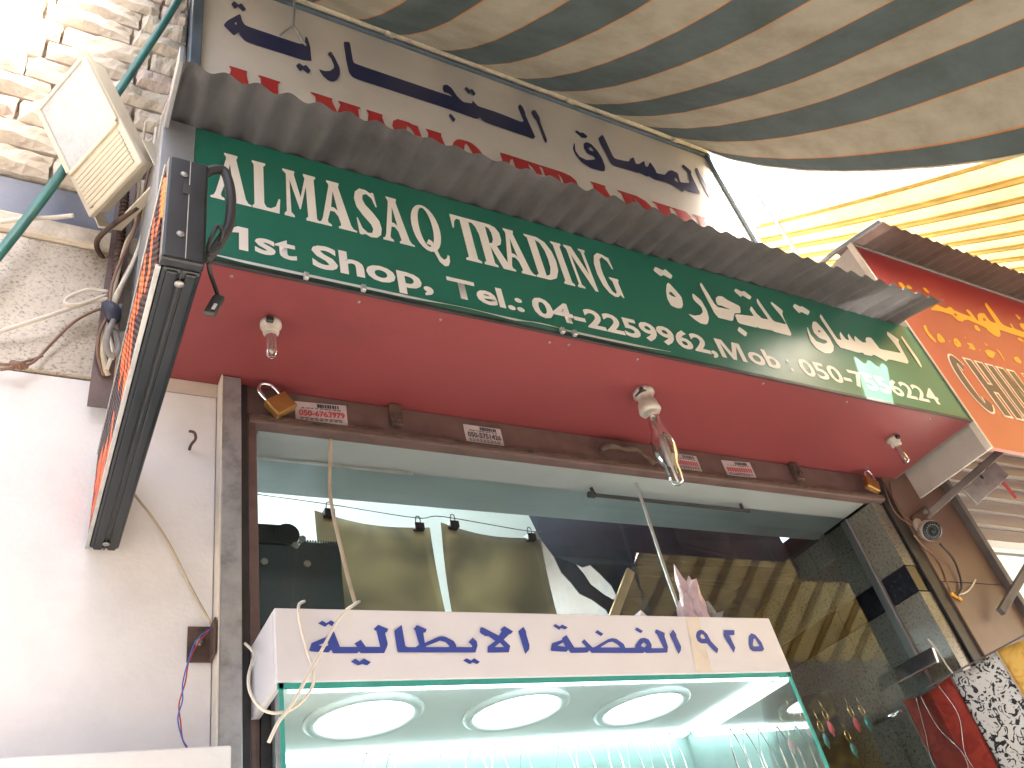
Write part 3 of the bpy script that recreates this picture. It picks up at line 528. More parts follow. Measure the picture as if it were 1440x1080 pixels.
# ---------------------------------------------------------------- building wall
wall = thing('building_wall', 'building wall with pale split-stone bricks above a white plaster base', 'wall', (-0.5, 0.1, 0))
bm = BM(); box(bm, -2.6, 2.95, 0.03, 0.30, 3.20, 5.75); obj('wall_core', bm, M['mortar'], wall)
bm = BM(); box(bm, -2.6, 0.36, 0.03, 0.30, 0.0, 3.199); obj('wall_base', bm, M['cream'], wall)
bm = BM(); box(bm, -2.6, 0.352, 0.0, 0.029, 0.0, 3.022, 0.003); obj('plaster_panel', bm, M['plaster'], wall)
bm = BM(); box(bm, 0.085, 0.36, 0.002, 0.028, 3.024, 3.2); obj('cream_strip', bm, M['cream'], wall)
for i, (a, b) in enumerate(((-2.6, -1.32), (-1.315, -0.62), (-0.615, 0.075))):
    bm = BM(); box(bm, a, b, -0.006, 0.028, 3.026, 3.47, 0.004); obj('granite_slab', bm, M['granite'], wall)
bm = BM(); box(bm, -2.6, 0.24, -0.02, 0.028, 3.473, 3.545, 0.012); obj('stone_ledge', bm, M['brick'][1], wall)
bm = BM(); box(bm, -2.6, 0.24, 0.004, 0.028, 3.547, 3.705, 0.003); obj('painted_band', bm, M['band'], wall)

def stone_mesh(L, H, seed):
    bm = BM(); nx, nz = 9, 4
    r = random.Random(seed)
    front = []
    ox = seed * 3.7
    for j in range(nz + 1):
        row = []
        for i in range(nx + 1):
            x = L * i / nx; z = H * j / nz
            e = min(1.0, min(i, nx - i) / 1.0, min(j, nz - j) / 1.0)
            k = noise.noise(Vector((x * 9 + ox, z * 14, seed))) * 0.018 + noise.noise(Vector((x * 26 + ox, z * 30, seed))) * 0.008
            y = -0.006 - e * (0.018 + k)
            row.append(bm.verts.new((x + 0.010 * noise.noise(Vector((z * 30, ox, i))), y, z + 0.012 * noise.noise(Vector((x * 18, ox, j * 2.0))))))
        front.append(row)
    for j in range(nz):
        for i in range(nx):
            bm.faces.new((front[j][i], front[j][i + 1], front[j + 1][i + 1], front[j + 1][i]))
    ring = front[0] + [front[j][nx] for j in range(1, nz + 1)] + front[nz][nx - 1::-1] + [front[j][0] for j in range(nz - 1, 0, -1)]
    back = [bm.verts.new((v.co.x, 0.03, v.co.z)) for v in ring]
    n = len(ring)
    for k in range(n):
        bm.faces.new((ring[k], back[k], back[(k + 1) % n], ring[(k + 1) % n]))
    me = bpy.data.meshes.new('brick'); bm.normal_update(); bm.to_mesh(me); bm.free()
    return me
stones = []
for s in range(16):
    Ls = (0.17, 0.22, 0.26, 0.31)[s % 4]
    me = stone_mesh(Ls, 0.108, s); me.materials.append(M['brick'][(s * 7 + s // 4) % 4]); stones.append((Ls, me))
z = 3.715; row = 0
while z < 5.0:
    x = -0.95 - 0.13 * (row % 2) - 0.05 * rnd.random()
    while x < 0.20:
        Ls, me = rnd.choice(stones)
        sc_ = 1.0
        if x + Ls > 0.215:
            sc_ = (0.215 - x) / Ls
            if sc_ < 0.25: break
        o = link('brick', me, wall)
        o.scale.x = sc_
        o.location = (x + 0.5, 0.0 - 0.1, z)
        o.matrix_parent_inverse = Matrix.Identity(4)
        x += Ls + 0.010
    z += 0.120; row += 1

# ---------------------------------------------------------------- far side of the alley (lights and mirrors the front)
opp = thing('opposite_building', 'sandy building on the far side of the alley, seen only as a reflection', 'building', (2, -7, 0))
bm = BM(); box(bm, -8, 14, -7.6, -7.0, 0, 6.3); obj('wall', bm, M['far_wall'], opp)
bm = BM()
rows = [(-6.95, 3.6), (-6.2, 3.35), (-5.5, 3.1)]
corrugated(bm, -3, 9, 0.2, 0.03, rows, 0.004); obj('canopy', bm, M['sheet2'], opp)

# ================================================================== upper sign board
up = thing('upper_sign_board', 'aged white sign board with navy Arabic and red capitals under the striped awning', 'sign', (1.6, -0.03, 4.12))
bm = BM(); box(bm, 0.262, 2.925, -0.052, -0.01, 4.10, 5.175); obj('panel', bm, M['sign_white'], up)
bm = BM(); box(bm, 0.222, 0.2615, -0.075, 0.02, 4.08, 5.20, 0.004); obj('frame_side', bm, M['frame_blue'], up)
bm = BM(); box(bm, 2.9255, 2.955, -0.075, 0.02, 4.08, 5.20, 0.004); obj('frame_side', bm, M['frame_blue'], up)
bm = BM(); box(bm, 0.262, 2.925, -0.07, 0.02, 5.1755, 5.20, 0.004); obj('frame_top', bm, M['frame_blue'], up)
bm = BM(); box(bm, 0.262, 2.925, -0.07, 0.02, 4.08, 4.0995, 0.004); obj('frame_bottom', bm, M['frame_blue'], up)
film('arabic_lettering', UPPER_TEXT[:8], -0.0545, M['navy'], up)
film('arabic_lettering', UPPER_TEXT[8:], -0.0545, M['navy'], up)
RED = glyphs([('A', .335, .455), ('L', .477, .592), ('M', .672, .848), ('A', .855, .985), ('S', .995, 1.105), ('A', 1.107, 1.243), ('Q', 1.252, 1.40),
                                ('T', 1.494, 1.666), ('R', 1.687, 1.88), ('A', 1.905, 2.085), ('D', 2.112, 2.288), ('I', 2.318, 2.408), ('N', 2.435, 2.625), ('G', 2.655, 2.83)], 4.30, 4.54)
film('latin_lettering', [[[(x + d, z) for x, z in r] for r in sh] for sh in RED for d in (-.011, -.004, .004, .011)], -0.0545, M['red_letter'], up, 0)

# ================================================================== striped awning
aw = thing('striped_awning', 'sagging dark green and cream striped cloth awning hung from the pipe', 'awning', (1.6, -1.1, 3.4))
PROF = [(-0.07, 5.232), (-0.17, 5.06), (-0.30, 4.865), (-0.45, 4.67), (-0.60, 4.50), (-0.75, 4.345), (-0.90, 4.205), (-1.05, 4.08), (-1.20, 3.965), (-1.36, 3.845), (-1.55, 3.715), (-1.75, 3.60), (-2.0, 3.47), (-2.25, 3.36)]
def awning_point(x, s):
    i = min(int(s), len(PROF) - 2); t = s - i
    y = PROF[i][0] * (1 - t) + PROF[i + 1][0] * t; zz = PROF[i][1] * (1 - t) + PROF[i + 1][1] * t
    k = s / (len(PROF) - 1)
    env = math.sin(math.pi * min(1, k * 1.05))
    zz += 0.018 * env * math.sin(x * 3.1 + 0.4) + 0.012 * env * noise.noise(Vector((x * 2.2, k * 5, 1)))
    if x > 2.45:                                    # slack folds beside the free edge
        q = (x - 2.45) / 0.5
        zz += 0.022 * env * math.sin(q * 11.0 + k * 1.3) * q - 0.40 * k * q * q
    if 0.75 < x < 1.15:                             # one long crease
        q = (x - 0.95) / 0.06
        zz -= 0.03 * math.exp(-q * q) * env
    return (x, y, zz)
bm = BM(); nx, ns = 130, 52
g = [[bm.verts.new(awning_point(0.08 + (2.96 - 0.08) * i / nx, (len(PROF) - 1) * j / ns)) for i in range(nx + 1)] for j in range(ns + 1)]
for j in range(ns):
    for i in range(nx):
        bm.faces.new((g[j][i], g[j][i + 1], g[j + 1][i + 1], g[j + 1][i]))
obj('cloth', bm, M['stripe'], aw, True)
bm = BM(); tube(bm, [awning_point(2.962, (len(PROF) - 1) * j / 26) for j in range(27)], 0.006, 6); obj('hem', bm, M['cable_beige'], aw, True)
bm = BM(); tube(bm, [(0.05, -0.088, 5.205), (2.93, -0.088, 5.205)], 0.021, 12, False); obj('pipe', bm, M['pipe'], aw, True)
for x in (0.55, 1.05, 2.02, 2.7):
    bm = BM(); tube(bm, [(x - .02, -0.088, 5.205), (x + .02, -0.088, 5.205)], 0.026, 12, False); obj('clamp', bm, M['pipe'], aw, True)
bm = BM(); tube(bm, [(0.0, -2.26, 3.36), (3.0, -2.26, 3.36)], 0.02, 12, False); obj('front_rail', bm, M['pipe'], aw, True)
cable('hanging_hook', ['hang_a', 'hang_b'], 0.005, M['alu'], 'bent wire hook hanging over the navy word on the upper sign', cat='hook')

# ================================================================== yellow awning of the shop next door
yd = Vector((0.25, 0.73, 0.69)).normalized(); ya0 = Vector((3.53, -0.05, 4.95))
ya = thing('yellow_awning', 'sunlit yellow awning with narrow seams over the next shop', 'awning', (5.5, -1, 3.6))
bm = BM(); nx, ns = 80, 16
g = []
for j in range(ns + 1):
    s = -2.6 + 3.6 * j / ns
    g.append([bm.verts.new(ya0 + yd * s + Vector((5.2 * i / nx, 0, -0.05 * math.sin(math.pi * j / ns) + 0.012 * math.sin(2 * math.pi * (5.2 * i / nx) / 0.222)))) for i in range(nx + 1)])
for j in range(ns):
    for i in range(nx):
        bm.faces.new((g[j][i], g[j][i + 1], g[j + 1][i + 1], g[j + 1][i]))
obj('cloth', bm, M['yellow'], ya, True)
for k in range(0, 22):
    xo = 0.0 + 0.222 * k
    if k:
        bm = BM(); pv = None
        for j in range(17):
            s = -2.6 + 3.6 * j / 16
            c0 = ya0 + yd * s + Vector((xo, 0, -0.05 * math.sin(math.pi * j / 16) - 0.014))
            q = (bm.verts.new(c0), bm.verts.new(c0 + Vector((0.055, 0, 0))))
            if pv: bm.faces.new((pv[0], pv[1], q[1], q[0]))
            pv = q
        obj('batten_pocket', bm, M['yellow_strip'], ya)
    for dx in (0.0, 0.055) if k else (0.0,):
        bm = BM()
        pts = []
        for j in range(17):
            s = -2.6 + 3.6 * j / 16
            pts.append(ya0 + yd * s + Vector((xo + dx, 0, -0.05 * math.sin(math.pi * j / 16) - 0.010)))
        tube(bm, pts, 0.0065 if k else 0.012, 6, False); obj('seam', bm, M['yellow_rib'], ya, True)

# ================================================================== green sign with red soffit
gs = thing('shop_sign', 'long green shop sign with white lettering above a red soffit', 'sign', (1.6, -0.2, 3.06))
bm = BM(); box(bm, 0.203, 3.012, -0.410, -0.392, 3.0755, 3.556); obj('face', bm, M['green'], gs)
bm = BM(); box(bm, 0.125, 0.2025, -0.4135, -0.38, 3.0755, 3.556, 0.003); obj('grey_margin', bm, M['greyflash'], gs)
bm = BM(); box(bm, 0.205, 3.012, -0.404, 0.0, 3.066, 3.0745); obj('soffit', bm, M['red'], gs)
bm = BM(); box(bm, 3.0125, 3.022, -0.414, 0.0, 3.066, 3.556); obj('end_panel', bm, M['greypanel'], gs)
bm = BM(); box(bm, 0.126, 0.2025, -0.379, 0.0, 3.068, 3.556); obj('left_panel', bm, M['greyflash'], gs)
bm = BM(); box(bm, 0.205, 3.012, -0.391, 0.03, 3.53, 3.556); obj('top_board', bm, M['greypanel'], gs)
# dark extrusion below the green sheet, with the sheet's edge curling off it in places
bm = BM(); box(bm, 0.205, 3.012, -0.4125, -0.4045, 3.062, 3.075, 0.002); obj('bottom_trim', bm, M['darkmetal'], gs)
bm = BM()
N = 120
prev = None
for i in range(N + 1):
    x = 0.205 + (1.55 - 0.205) * i / N
    lift = 0.004 + 0.006 * max(0, math.sin(x * 9.0)) ** 2 + (0.008 if 1.02 < x < 1.2 else 0) * math.sin((x - 1.02) / 0.18 * math.pi if 1.02 < x < 1.2 else 0)
    a = bm.verts.new((x, -0.412 - lift, 3.0765 + lift * 0.35)); b = bm.verts.new((x, -0.412 - lift - 0.001, 3.0735 + lift * 0.35))
    c = bm.verts.new((x, -0.4102, 3.092))
    if prev:
        bm.faces.new((prev[0], a, b, prev[1])); bm.faces.new((prev[2], c, a, prev[0]))
    prev = (a, b, c)
obj('peeling_edge', bm, M['white_film'], gs)
for x in (0.30, 0.60, 0.82, 1.15, 1.21, 1.45, 1.95, 2.35, 2.8):
    bm = BM(); lathe(bm, [(0.0042, 0), (0.0042, -0.002), (0.002, -0.003)], (x, -0.385 + 0.01 * rnd.random(), 3.066), n=10); obj('screw', bm, M['screw'], gs, True)
for x in (0.46, 0.60, 1.17, 1.21):
    bm = BM(); box(bm, x - .006, x + .006, -0.424, -0.411, 3.066, 3.084, 0.002); obj('clip', bm, M['alu'], gs)
film('latin_lettering', glyphs([('A', .243, .339), ('L', .341, .410), ('M', .419, .507), ('A', .505, .606), ('S', .609, .678), ('A', .678, .767), ('Q', .770, .866),
      ('T', .901, .990), ('R', .978, 1.072), ('A', 1.045, 1.146), ('D', 1.148, 1.240), ('I', 1.243, 1.281), ('N', 1.291, 1.371), ('G', 1.385, 1.466)], 3.289, 3.480), -0.4115, M['white_film'], gs, 0)
for body, a, b, z0, z1, bold in (("st", .345, .443, 3.126, 3.195, .025), ("Shop,", .480, .796, 3.095, 3.205, .03), ("Tel.:", .843, 1.068, 3.122, 3.199, .03),
                           ("04-2259962,", 1.099, 1.765, 3.105, 3.200, .03), ("ob", 1.905, 2.045, 3.118, 3.199, .025), (":", 2.085, 2.101, 3.124, 3.178, .03), ("050-7556224", 2.145, 2.878, 3.116, 3.198, .02)):
    text_film('phone_lettering', body, a, b, z0, z1, -0.4115, M['white_film'], gs, bold)
film('phone_lettering', [[[(.306, 3.205), (.330, 3.205), (.330, 3.124), (.309, 3.124), (.309, 3.183), (.289, 3.178), (.289, 3.190)]]], -0.4115, M['white_film'], gs, 0)
film('phone_lettering', [[[(1.780, 3.118), (1.780, 3.199), (1.812, 3.199), (1.834, 3.146), (1.856, 3.199), (1.888, 3.199), (1.888, 3.118), (1.868, 3.118), (1.868, 3.182), (1.842, 3.118), (1.826, 3.118), (1.800, 3.182), (1.800, 3.118)]]], -0.4115, M['white_film'], gs, 0)
film('arabic_lettering', GREEN_ARABIC[:7], -0.4115, M['white_film'], gs)
film('arabic_lettering', GREEN_ARABIC[7:], -0.4115, M['white_film'], gs)

# ================================================================== corrugated canopy over the green sign
cc = thing('corrugated_canopy', 'grey corrugated metal canopy strip over the green sign', 'canopy', (1.56, -0.5, 3.54))
bm = BM(); corrugated(bm, 0.140, 2.985, 0.0762, 0.0105, [(-0.385, 3.570), (-0.45, 3.558), (-0.52, 3.538), (-0.604, 3.510)], 0.0016, 0.005)
obj('sheet', bm, M['sheet'], cc, True)
bm = BM(); box(bm, 0.128, 0.139, -0.60, -0.02, 3.515, 3.585, 0.002); obj('flashing', bm, M['greyflash'], cc)
for i in range(9):
    bm = BM(); x = 0.30 + i * 0.32; lathe(bm, [(0.008, 0), (0.008, 0.003), (0.003, 0.006)], (x, -0.57, 3.545), n=8); obj('screw', bm, M['screw'], cc, True)

# ================================================================== shutter header, guide rail, frame
hd = thing('shutter_header', 'grimy brown shutter header beam between red soffit and shop window', 'beam', (1.6, 0.0, 2.95))
bm = BM(); box(bm, 0.4245, 2.868, -0.012, 0.09, 2.972, 3.064, 0.002); obj('beam', bm, M['brownmetal'], hd)
bm = BM(); box(bm, 0.4245, 2.868, -0.022, 0.018, 2.944, 2.9715, 0.005); obj('lower_lip', bm, M['brownmetal'], hd)
bm = BM(); box(bm, 0.4245, 2.868, -0.026, -0.0225, 2.956, 2.966); obj('bead', bm, M['rust'], hd)
for x in (0.83, 2.42):
    bm = BM(); box(bm, x - .018, x + .018, -0.032, -0.0125, 2.99, 3.062, 0.003)
    lathe(bm, [(0.010, 0), (0.010, 0.008)], (x, -0.032, 3.01), (0, -1, 0), 8); obj('bracket', bm, M['rust'], hd)
rl = thing('shutter_guide_rail', 'galvanised steel shutter guide rail left of the window', 'rail', (0.39, 0, 0))
bm = BM(); box(bm, 0.356, 0.402, -0.045, 0.0, 0, 3.0615, 0.003); obj('channel', bm, M['galv'], rl)
bm = BM(); box(bm, 0.4025, 0.4235, -0.020, 0.12, 0, 3.0615, 0.002); obj('channel_lip', bm, M['darkmetal'], rl)
bm = BM(); box(bm, 0.3525, 0.3555, -0.048, 0.0, 0, 3.0615); obj('edge_bead', bm, M['white_edge'], rl)
jm = thing('window_jamb', 'brown steel jamb between guide rail and shop glass', 'jamb', (0.44, 0.07, 0))
bm = BM(); box(bm, 0.424, 0.446, -0.016, 0.128, 0, 2.9435, 0.002); obj('post', bm, M['brownmetal'], jm)
bm = BM(); box(bm, 0.4465, 0.458, 0.095, 0.128, 0, 2.9435); obj('glazing_bead', bm, M['alu'], jm)

def padlock(name, x, y, z, ang, s, label):
    t = thing(name, label, 'padlock', (x, y, z), 'padlocks on the shutter header')
    u = Vector((math.cos(ang), 0, math.sin(ang))); v = Vector((-math.sin(ang), 0, math.cos(ang))); w = Vector((0, 1, 0)); c = Vector((x, y, z))
    bm = BM(); obox(bm, c, u, v, w, 0.066 * s, 0.055 * s, 0.026 * s, 0.005 * s); obj('body', bm, M['brass'], t)
    pts = [c + u * (a * s) + v * (b * s) for a, b in ((-.022, .02), (-.022, .05), (-.018, .066), (0, .078), (.018, .066), (.022, .05), (.022, .02))]
    bm = BM(); tube(bm, pts, 0.0055 * s, 8); obj('shackle', bm, M['chrome'], t, True)
    return t
padlock('padlock', 0.500, -0.045, 2.990, math.radians(38), 1.0, 'brass padlock hanging beside the guide rail at the left end of the header')
padlock('padlock', 2.792, -0.045, 2.994, math.radians(-22), 0.95, 'brass padlock hanging at the right end of the header near the brown pier')

def sticker(x0, x1, z0, z1, num, inkm, label, tilt=0.0):
    t = thing('phone_sticker', label, 'sticker', ((x0 + x1) / 2, -0.013, z0), 'stickers on the shutter header')
    cx = (x0 + x1) / 2
    def at(X, Z, d=0.0): return (X, -0.0145 - d, Z + (X - cx) * tilt)
    bm = BM(); box(bm, x0, x1, -0.0145, -0.0132, z0, z1)
    for v in bm.verts: v.co.z += (v.co.x - cx) * tilt
    obj('card', bm, M['paper'], t)
    w = x1 - x0; h = z1 - z0
    if num: text_film('number', num, x0 + .06 * w, x1 - .05 * w, z0 + .28 * h, z0 + .58 * h, 0, inkm, t, 0.03, at=lambda X, Z: at(X, Z, .002))
    bm = BM()
    for r0, r1, a, b in ((.74, .92, .42, .86), (.66, .70, .12, .9), (.16, .20, .08, .92), (.08, .12, .08, .92)):
        n = 9
        for k in range(n):
            xa = x0 + w * (a + (b - a) * k / n); xb = xa + w * (b - a) / n * rnd.uniform(.55, .9)
            quad(bm, at(xa, z0 + r0 * h, .002), at(xb, z0 + r0 * h, .002), at(xb, z0 + r1 * h, .002), at(xa, z0 + r1 * h, .002))
    obj('small_print', bm, M['ink_dark'], t)["kind"] = "stuff"
    if not num:
        bm = BM()
        for k in range(11):
            xa = x0 + w * (.07 + .08 * k); quad(bm, at(xa, z0 + .28 * h, .002), at(xa + w * .05, z0 + .28 * h, .002), at(xa + w * .05, z0 + .55 * h, .002), at(xa, z0 + .55 * h, .002))
        obj('faded_print', bm, inkm, t)
sticker(.548, .690, 2.973, 3.040, "050-6763979", M['ink_red'], 'paper sticker with red number 050-6763979 beside the left padlock', 0.06)
sticker(1.047, 1.172, 2.974, 3.038, "050-5751426", M['ink_dark'], 'paper sticker with dark number 050-5751426 on the header', 0.0)
sticker(1.83, 1.945, 2.976, 3.040, None, M['ink_red'], 'faded sticker on the header just right of the large bulb', 0.0)
sticker(2.06, 2.20, 2.976, 3.042, None, M['ink_red'], 'faded red-printed sticker nearest the right end of the header', 0.05)
bm = BM()
tube(bm, [(1.52, -.03, 3.0), (1.56, -.034, 3.018), (1.61, -.034, 3.012), (1.66, -.036, 3.016), (1.70, -.034, 2.99), (1.72, -.036, 2.965)], 0.010, 7, rf=lambda t: 0.007 + 0.006 * abs(math.sin(t * 9)))
tag(obj('rag_knot', bm, M['rust'], None, True), 'knotted dusty rag tied along the header behind the large bulb', 'rag')

# ---------------------------------------------------------------- lamps under the soffit
def lamp(x, y, z, label, big):
    t = thing('bulb_holder_lamp', label, 'lamp', (x, y, z), 'bare lamps under the red soffit')
    if big:
        bm = BM(); lathe(bm, [(0.033, 0), (0.034, -0.012), (0.026, -0.016), (0.024, -0.040), (0.030, -0.046), (0.034, -0.075), (0.030, -0.082), (0.022, -0.082)], (x, y, z), n=24); obj('socket', bm, M['porcelain'], t, True)
        bm = BM(); box(bm, x - .030, x - .008, y - .026, y + .01, z - .018, z - .004, 0.003); obj('terminal', bm, M['darkmetal'], t)
        bm = BM(); lathe(bm, [(0.018, -0.078), (0.019, -0.11), (0.021, -0.15), (0.034, -0.185), (0.037, -0.215), (0.030, -0.25), (0.021, -0.275), (0.021, -0.315), (0.016, -0.335), (0.004, -0.342)], (x, y, z), n=24); bl = obj('bulb', bm, M['bulb_glass'], t, True)
        bm = BM(); lathe(bm, [(0.016, -0.082), (0.016, -0.10)], (x, y, z), n=16); obj('bulb_collar', bm, M['filament'], bl, True)
        bm = BM(); lathe(bm, [(0.004, -0.10), (0.006, -0.18), (0.010, -0.20), (0.010, -0.27), (0.004, -0.28), (0.003, -0.33)], (x, y, z), n=12)
        tube(bm, [(x + .012, y, z - .11), (x + .016, y, z - .2), (x + .012, y, z - .3)], 0.0022, 6); obj('arc_tube', bm, M['filament'], bl, True)
    else:
        bm = BM(); lathe(bm, [(0.025, 0), (0.026, -0.012), (0.020, -0.016), (0.019, -0.034), (0.014, -0.036)], (x, y, z), n=24); obj('socket', bm, M['porcelain'], t, True)
        bm = BM(); box(bm, x - .018, x + .000, y - .031, y - .020, z - .022, z - .006, 0.003); obj('terminal', bm, M['darkmetal'], t)
        bm = BM(); lathe(bm, [(0.013, -0.030), (0.014, -0.05), (0.0145, -0.09), (0.013, -0.104), (0.007, -0.111), (0.002, -0.112)], (x, y, z), n=20); bl = obj('bulb', bm, M['bulb_glass'], t, True)
        bm = BM(); lathe(bm, [(0.0035, -0.03), (0.004, -0.08), (0.006, -0.09), (0.003, -0.10)], (x, y, z), n=10); obj('filament', bm, M['filament'], bl, True)
lamp(0.421, -0.255, 3.066, 'small unlit bulb in a porcelain holder at the left of the red soffit', False)
lamp(1.560, -0.250, 3.066, 'large unlit bulb hanging from a white holder mid-soffit', True)
lamp(2.742, -0.245, 3.066, 'small unlit bulb in a porcelain holder at the right end of the soffit', False)

# ================================================================== projecting LED display
ld = thing('led_display', 'black projecting LED display with red-orange lit dots on its side', 'display', (0.126, -0.42, 2.57))
X0, X1, Y0, Y1, Z0, Z1 = 0.096, 0.158, -0.838, -0.004, 2.570, 2.812
bm = BM(); box(bm, X0 + .006, X1, Y0 + .02, Y1, Z0, Z1, 0.006); cs = obj('case', bm, M['black_gloss'], ld)
bm = BM(); box(bm, X0 + .001, X1 + .001, Y0, Y0 + .0195, Z0 - .001, Z1 + .001, 0.005); ec = obj('end_cap', bm, M['black_plastic'], ld)
bm = BM(); box(bm, X0 + .034, X0 + .0352, Y0 - .0006, Y0 + .002, Z0 + .004, Z1 - .004); obj('seam', bm, M['alu'], ec)
for zz in (Z0 + .055, Z1 - .042):
    bm = BM(); lathe(bm, [(0.006, 0), (0.006, 0.0015), (0.003, 0.0025)], (X0 + .026, Y0, zz), (0, -1, 0), 12); obj('screw', bm, M['screw'], ec, True)
bm = BM(); box(bm, X0 + .026, X0 + .036, Y0 - .0008, Y0 + .002, Z1 - .09, Z1 - .066); obj('slot', bm, M['rubber'], ec)
bm = BM(); box(bm, X0 + .033, X0 + .0355, Y0 + .022, Y1, Z0 - .0012, Z0 + .002); obj('bottom_seam', bm, M['rubber'], cs)
bm = BM(); box(bm, X0 + .013, X0 + .030, Y0 + .024, Y1 - .002, Z0 - .0035, Z0 + .002, 0.003); obj('bottom_rib', bm, M['black_gloss'], cs)
bm = BM(); box(bm, X0 + .040, X0 + .056, Y0 + .024, Y1 - .002, Z0 - .0035, Z0 + .002, 0.003); obj('bottom_rib', bm, M['black_gloss'], cs)
for yy in (Y0 + .045, Y1 - .03):
    bm = BM(); lathe(bm, [(0.007, 0), (0.007, 0.002), (0.003, 0.003)], (X0 + .035, yy, Z0 - .003), (0, 0, -1), 12); obj('screw', bm, M['screw'], cs, True)
bm = BM(); box(bm, X0 + .003, X0 + .0055, Y0 + .021, Y1, Z0 + .004, Z1 - .004); fp = obj('led_panel', bm, M['led_board'], ld)
bm = BM()
box(bm, X0 - .002, X0 + .0055, Y0 + .0205, Y1, Z0 - .001, Z0 + .0035, 0.001); box(bm, X0 - .002, X0 + .0055, Y0 + .0205, Y1, Z1 - .0035, Z1 + .001, 0.001)
obj('panel_frame', bm, M['alu'], ld)
on, off, rib = BM(), BM(), BM()
pz, py = 0.0142, 0.0138
pat = random.Random(3)
ncol = int((Y1 - Y0 - .04) / py)
cols = []; k = 0
while k < ncol:
    w_ = pat.choice((4, 5, 6)); a, h = pat.choice(((1, 14), (2, 9), (5, 10), (1, 6), (8, 7)))
    typ = pat.choice('HEUOL')
    for q in range(w_):
        c_ = set()
        if q in (0, 1) or (typ in 'HUO' and q >= w_ - 2): c_ |= set(range(a, a + h))
        if typ in 'EO': c_ |= {a, a + 1, a + h - 2, a + h - 1}
        if typ in 'HE': c_ |= {a + h // 2, a + h // 2 + 1}
        if typ in 'LU': c_ |= {a, a + 1}
        cols.append(c_)
    k += w_ + 2; cols += [set(), set()]
for ci in range(ncol):
    y = Y0 + 0.03 + ci * py
    for ri in range(16):
        zz = Z0 + 0.013 + ri * pz
        t_ = on if ri in cols[ci] else off
        box(t_, X0 - .0004, X0 + .0032, y - .0034, y + .0034, zz - .0036, zz + .0036)
    if ci % 1 == 0:
        box(rib, X0 - .0005, X0 + .0031, y + py / 2 - .0008, y + py / 2 + .0008, Z0 + .006, Z1 - .006)
o = obj('lit_dots', on, M['led_on'], fp); o["kind"] = "stuff"
o = obj('unlit_dots', off, M['led_off'], fp); o["kind"] = "stuff"
o = obj('louvre_fins', rib, M['black_plastic'], fp); o["kind"] = "stuff"
pc = thing('display_power_cable', 'thick black cable looping from the LED display end cap', 'cable', CABLES['led_power'][0])
bm = BM(); tube(bm, CABLES['led_power'], 0.0082, 10); obj('cable', bm, M['rubber'], pc, True)
bm = BM(); tube(bm, CABLES['led_loop'], 0.0035, 8); obj('thin_loop', bm, M['rubber'], pc, True)
uc = thing('usb_lead', 'short black lead with a socket end dangling before the red soffit', 'cable', CABLES['usb'][0])
bm = BM(); tube(bm, CABLES['usb'], 0.0036, 8); obj('lead', bm, M['rubber'], uc, True)
e_ = Vector(CABLES['usb'][-1]); dn = Vector((-0.012, 0.0, -0.034)).normalized()
bm = BM(); obox(bm, e_ + dn * .018, Vector((1, -.3, -.3)), Vector((1, -.3, -.3)).cross(dn), dn, 0.019, 0.011, 0.046, 0.004); pl = obj('socket', bm, M['rubber'], uc)
bm = BM(); obox(bm, e_ + dn * .024 + Vector((.001, -.0062, -.0035)), Vector((1, -.3, -.3)), Vector((1, -.3, -.3)).cross(dn), dn, 0.005, 0.004, 0.013); obj('contact_slot', bm, M['alu'], pl)

# ================================================================== floodlight
FU = Vector((0.412, -0.910, 0.048)); FV = Vector((0.448, 0.156, -0.880)).normalized(); FW = Vector((0.794, 0.384, 0.472))
FU = (FU - FV * FU.dot(FV)).normalized(); FW = FU.cross(FV).normalized()
if FW.x < 0: FW = -FW
FC = Vector((-0.037, -0.220, 3.676))
fl = thing('floodlight', 'large cream plastic floodlight tilted on a bracket against the stone wall', 'floodlight', FC + FW * 0.05)
FWID, FHGT = 0.231, 0.375
def fp_(u, v, w): return FC + FU * u + FV * v + FW * w
bm = BM()
# tapered housing: wider front rim, smaller back
fr = [(-.5, -.5), (.5, -.5), (.5, .5), (-.5, .5)]
rings = []
for s, w in ((1.0, 0.0), (1.0, 0.018), (0.93, 0.020), (0.90, 0.060), (0.66, 0.088)):
    rings.append([bm.verts.new(fp_(a * FWID * s, b * FHGT * s, w)) for a, b in fr])
for p, q in zip(rings, rings[1:]):
    for k in range(4): bm.faces.new((p[k], p[(k + 1) % 4], q[(k + 1) % 4], q[k]))
bm.faces.new(rings[0][::-1]); bm.faces.new(rings[-1])
bmesh.ops.bevel(bm, geom=[e for e in bm.edges], offset=0.003, segments=1, affect='EDGES')
obj('housing', bm, M['beige_plastic'], fl)
gv0, gv1 = -FHGT * .45, FHGT * .12
bm = BM(); obox(bm, fp_(0, (gv0 + gv1) / 2, -0.0015), FU, FV, FW, FWID * .86, gv1 - gv0, 0.005, 0.001); obj('glass_panel', bm, M['diffuser'], fl)
bm = BM()
for a, b, su, sv in ((0, gv0 - .006, FWID * .92, .012), (0, gv1 + .006, FWID * .92, .012), (-FWID * .455, (gv0 + gv1) / 2, .016, gv1 - gv0), (FWID * .455, (gv0 + gv1) / 2, .016, gv1 - gv0)):
    obox(bm, fp_(a, b, -0.004), FU, FV, FW, su, sv, 0.008, 0.002)
obj('bezel', bm, M['beige_plastic'], fl)
for k in range(8):
    bm = BM(); obox(bm, fp_(0, gv1 + .030 + k * .0135, -0.003), FU, FV + FW * 0.5, FW, FWID * .84, 0.0085, 0.006, 0.001); obj('louvre', bm, M['beige_plastic'], fl)
bm = BM(); lathe(bm, [(0.004, 0), (0.004, 0.003)], fp_(FWID * -.38, FHGT * .46, 0), -FW, 8); obj('screw', bm, M['screw'], fl)
bm = BM()
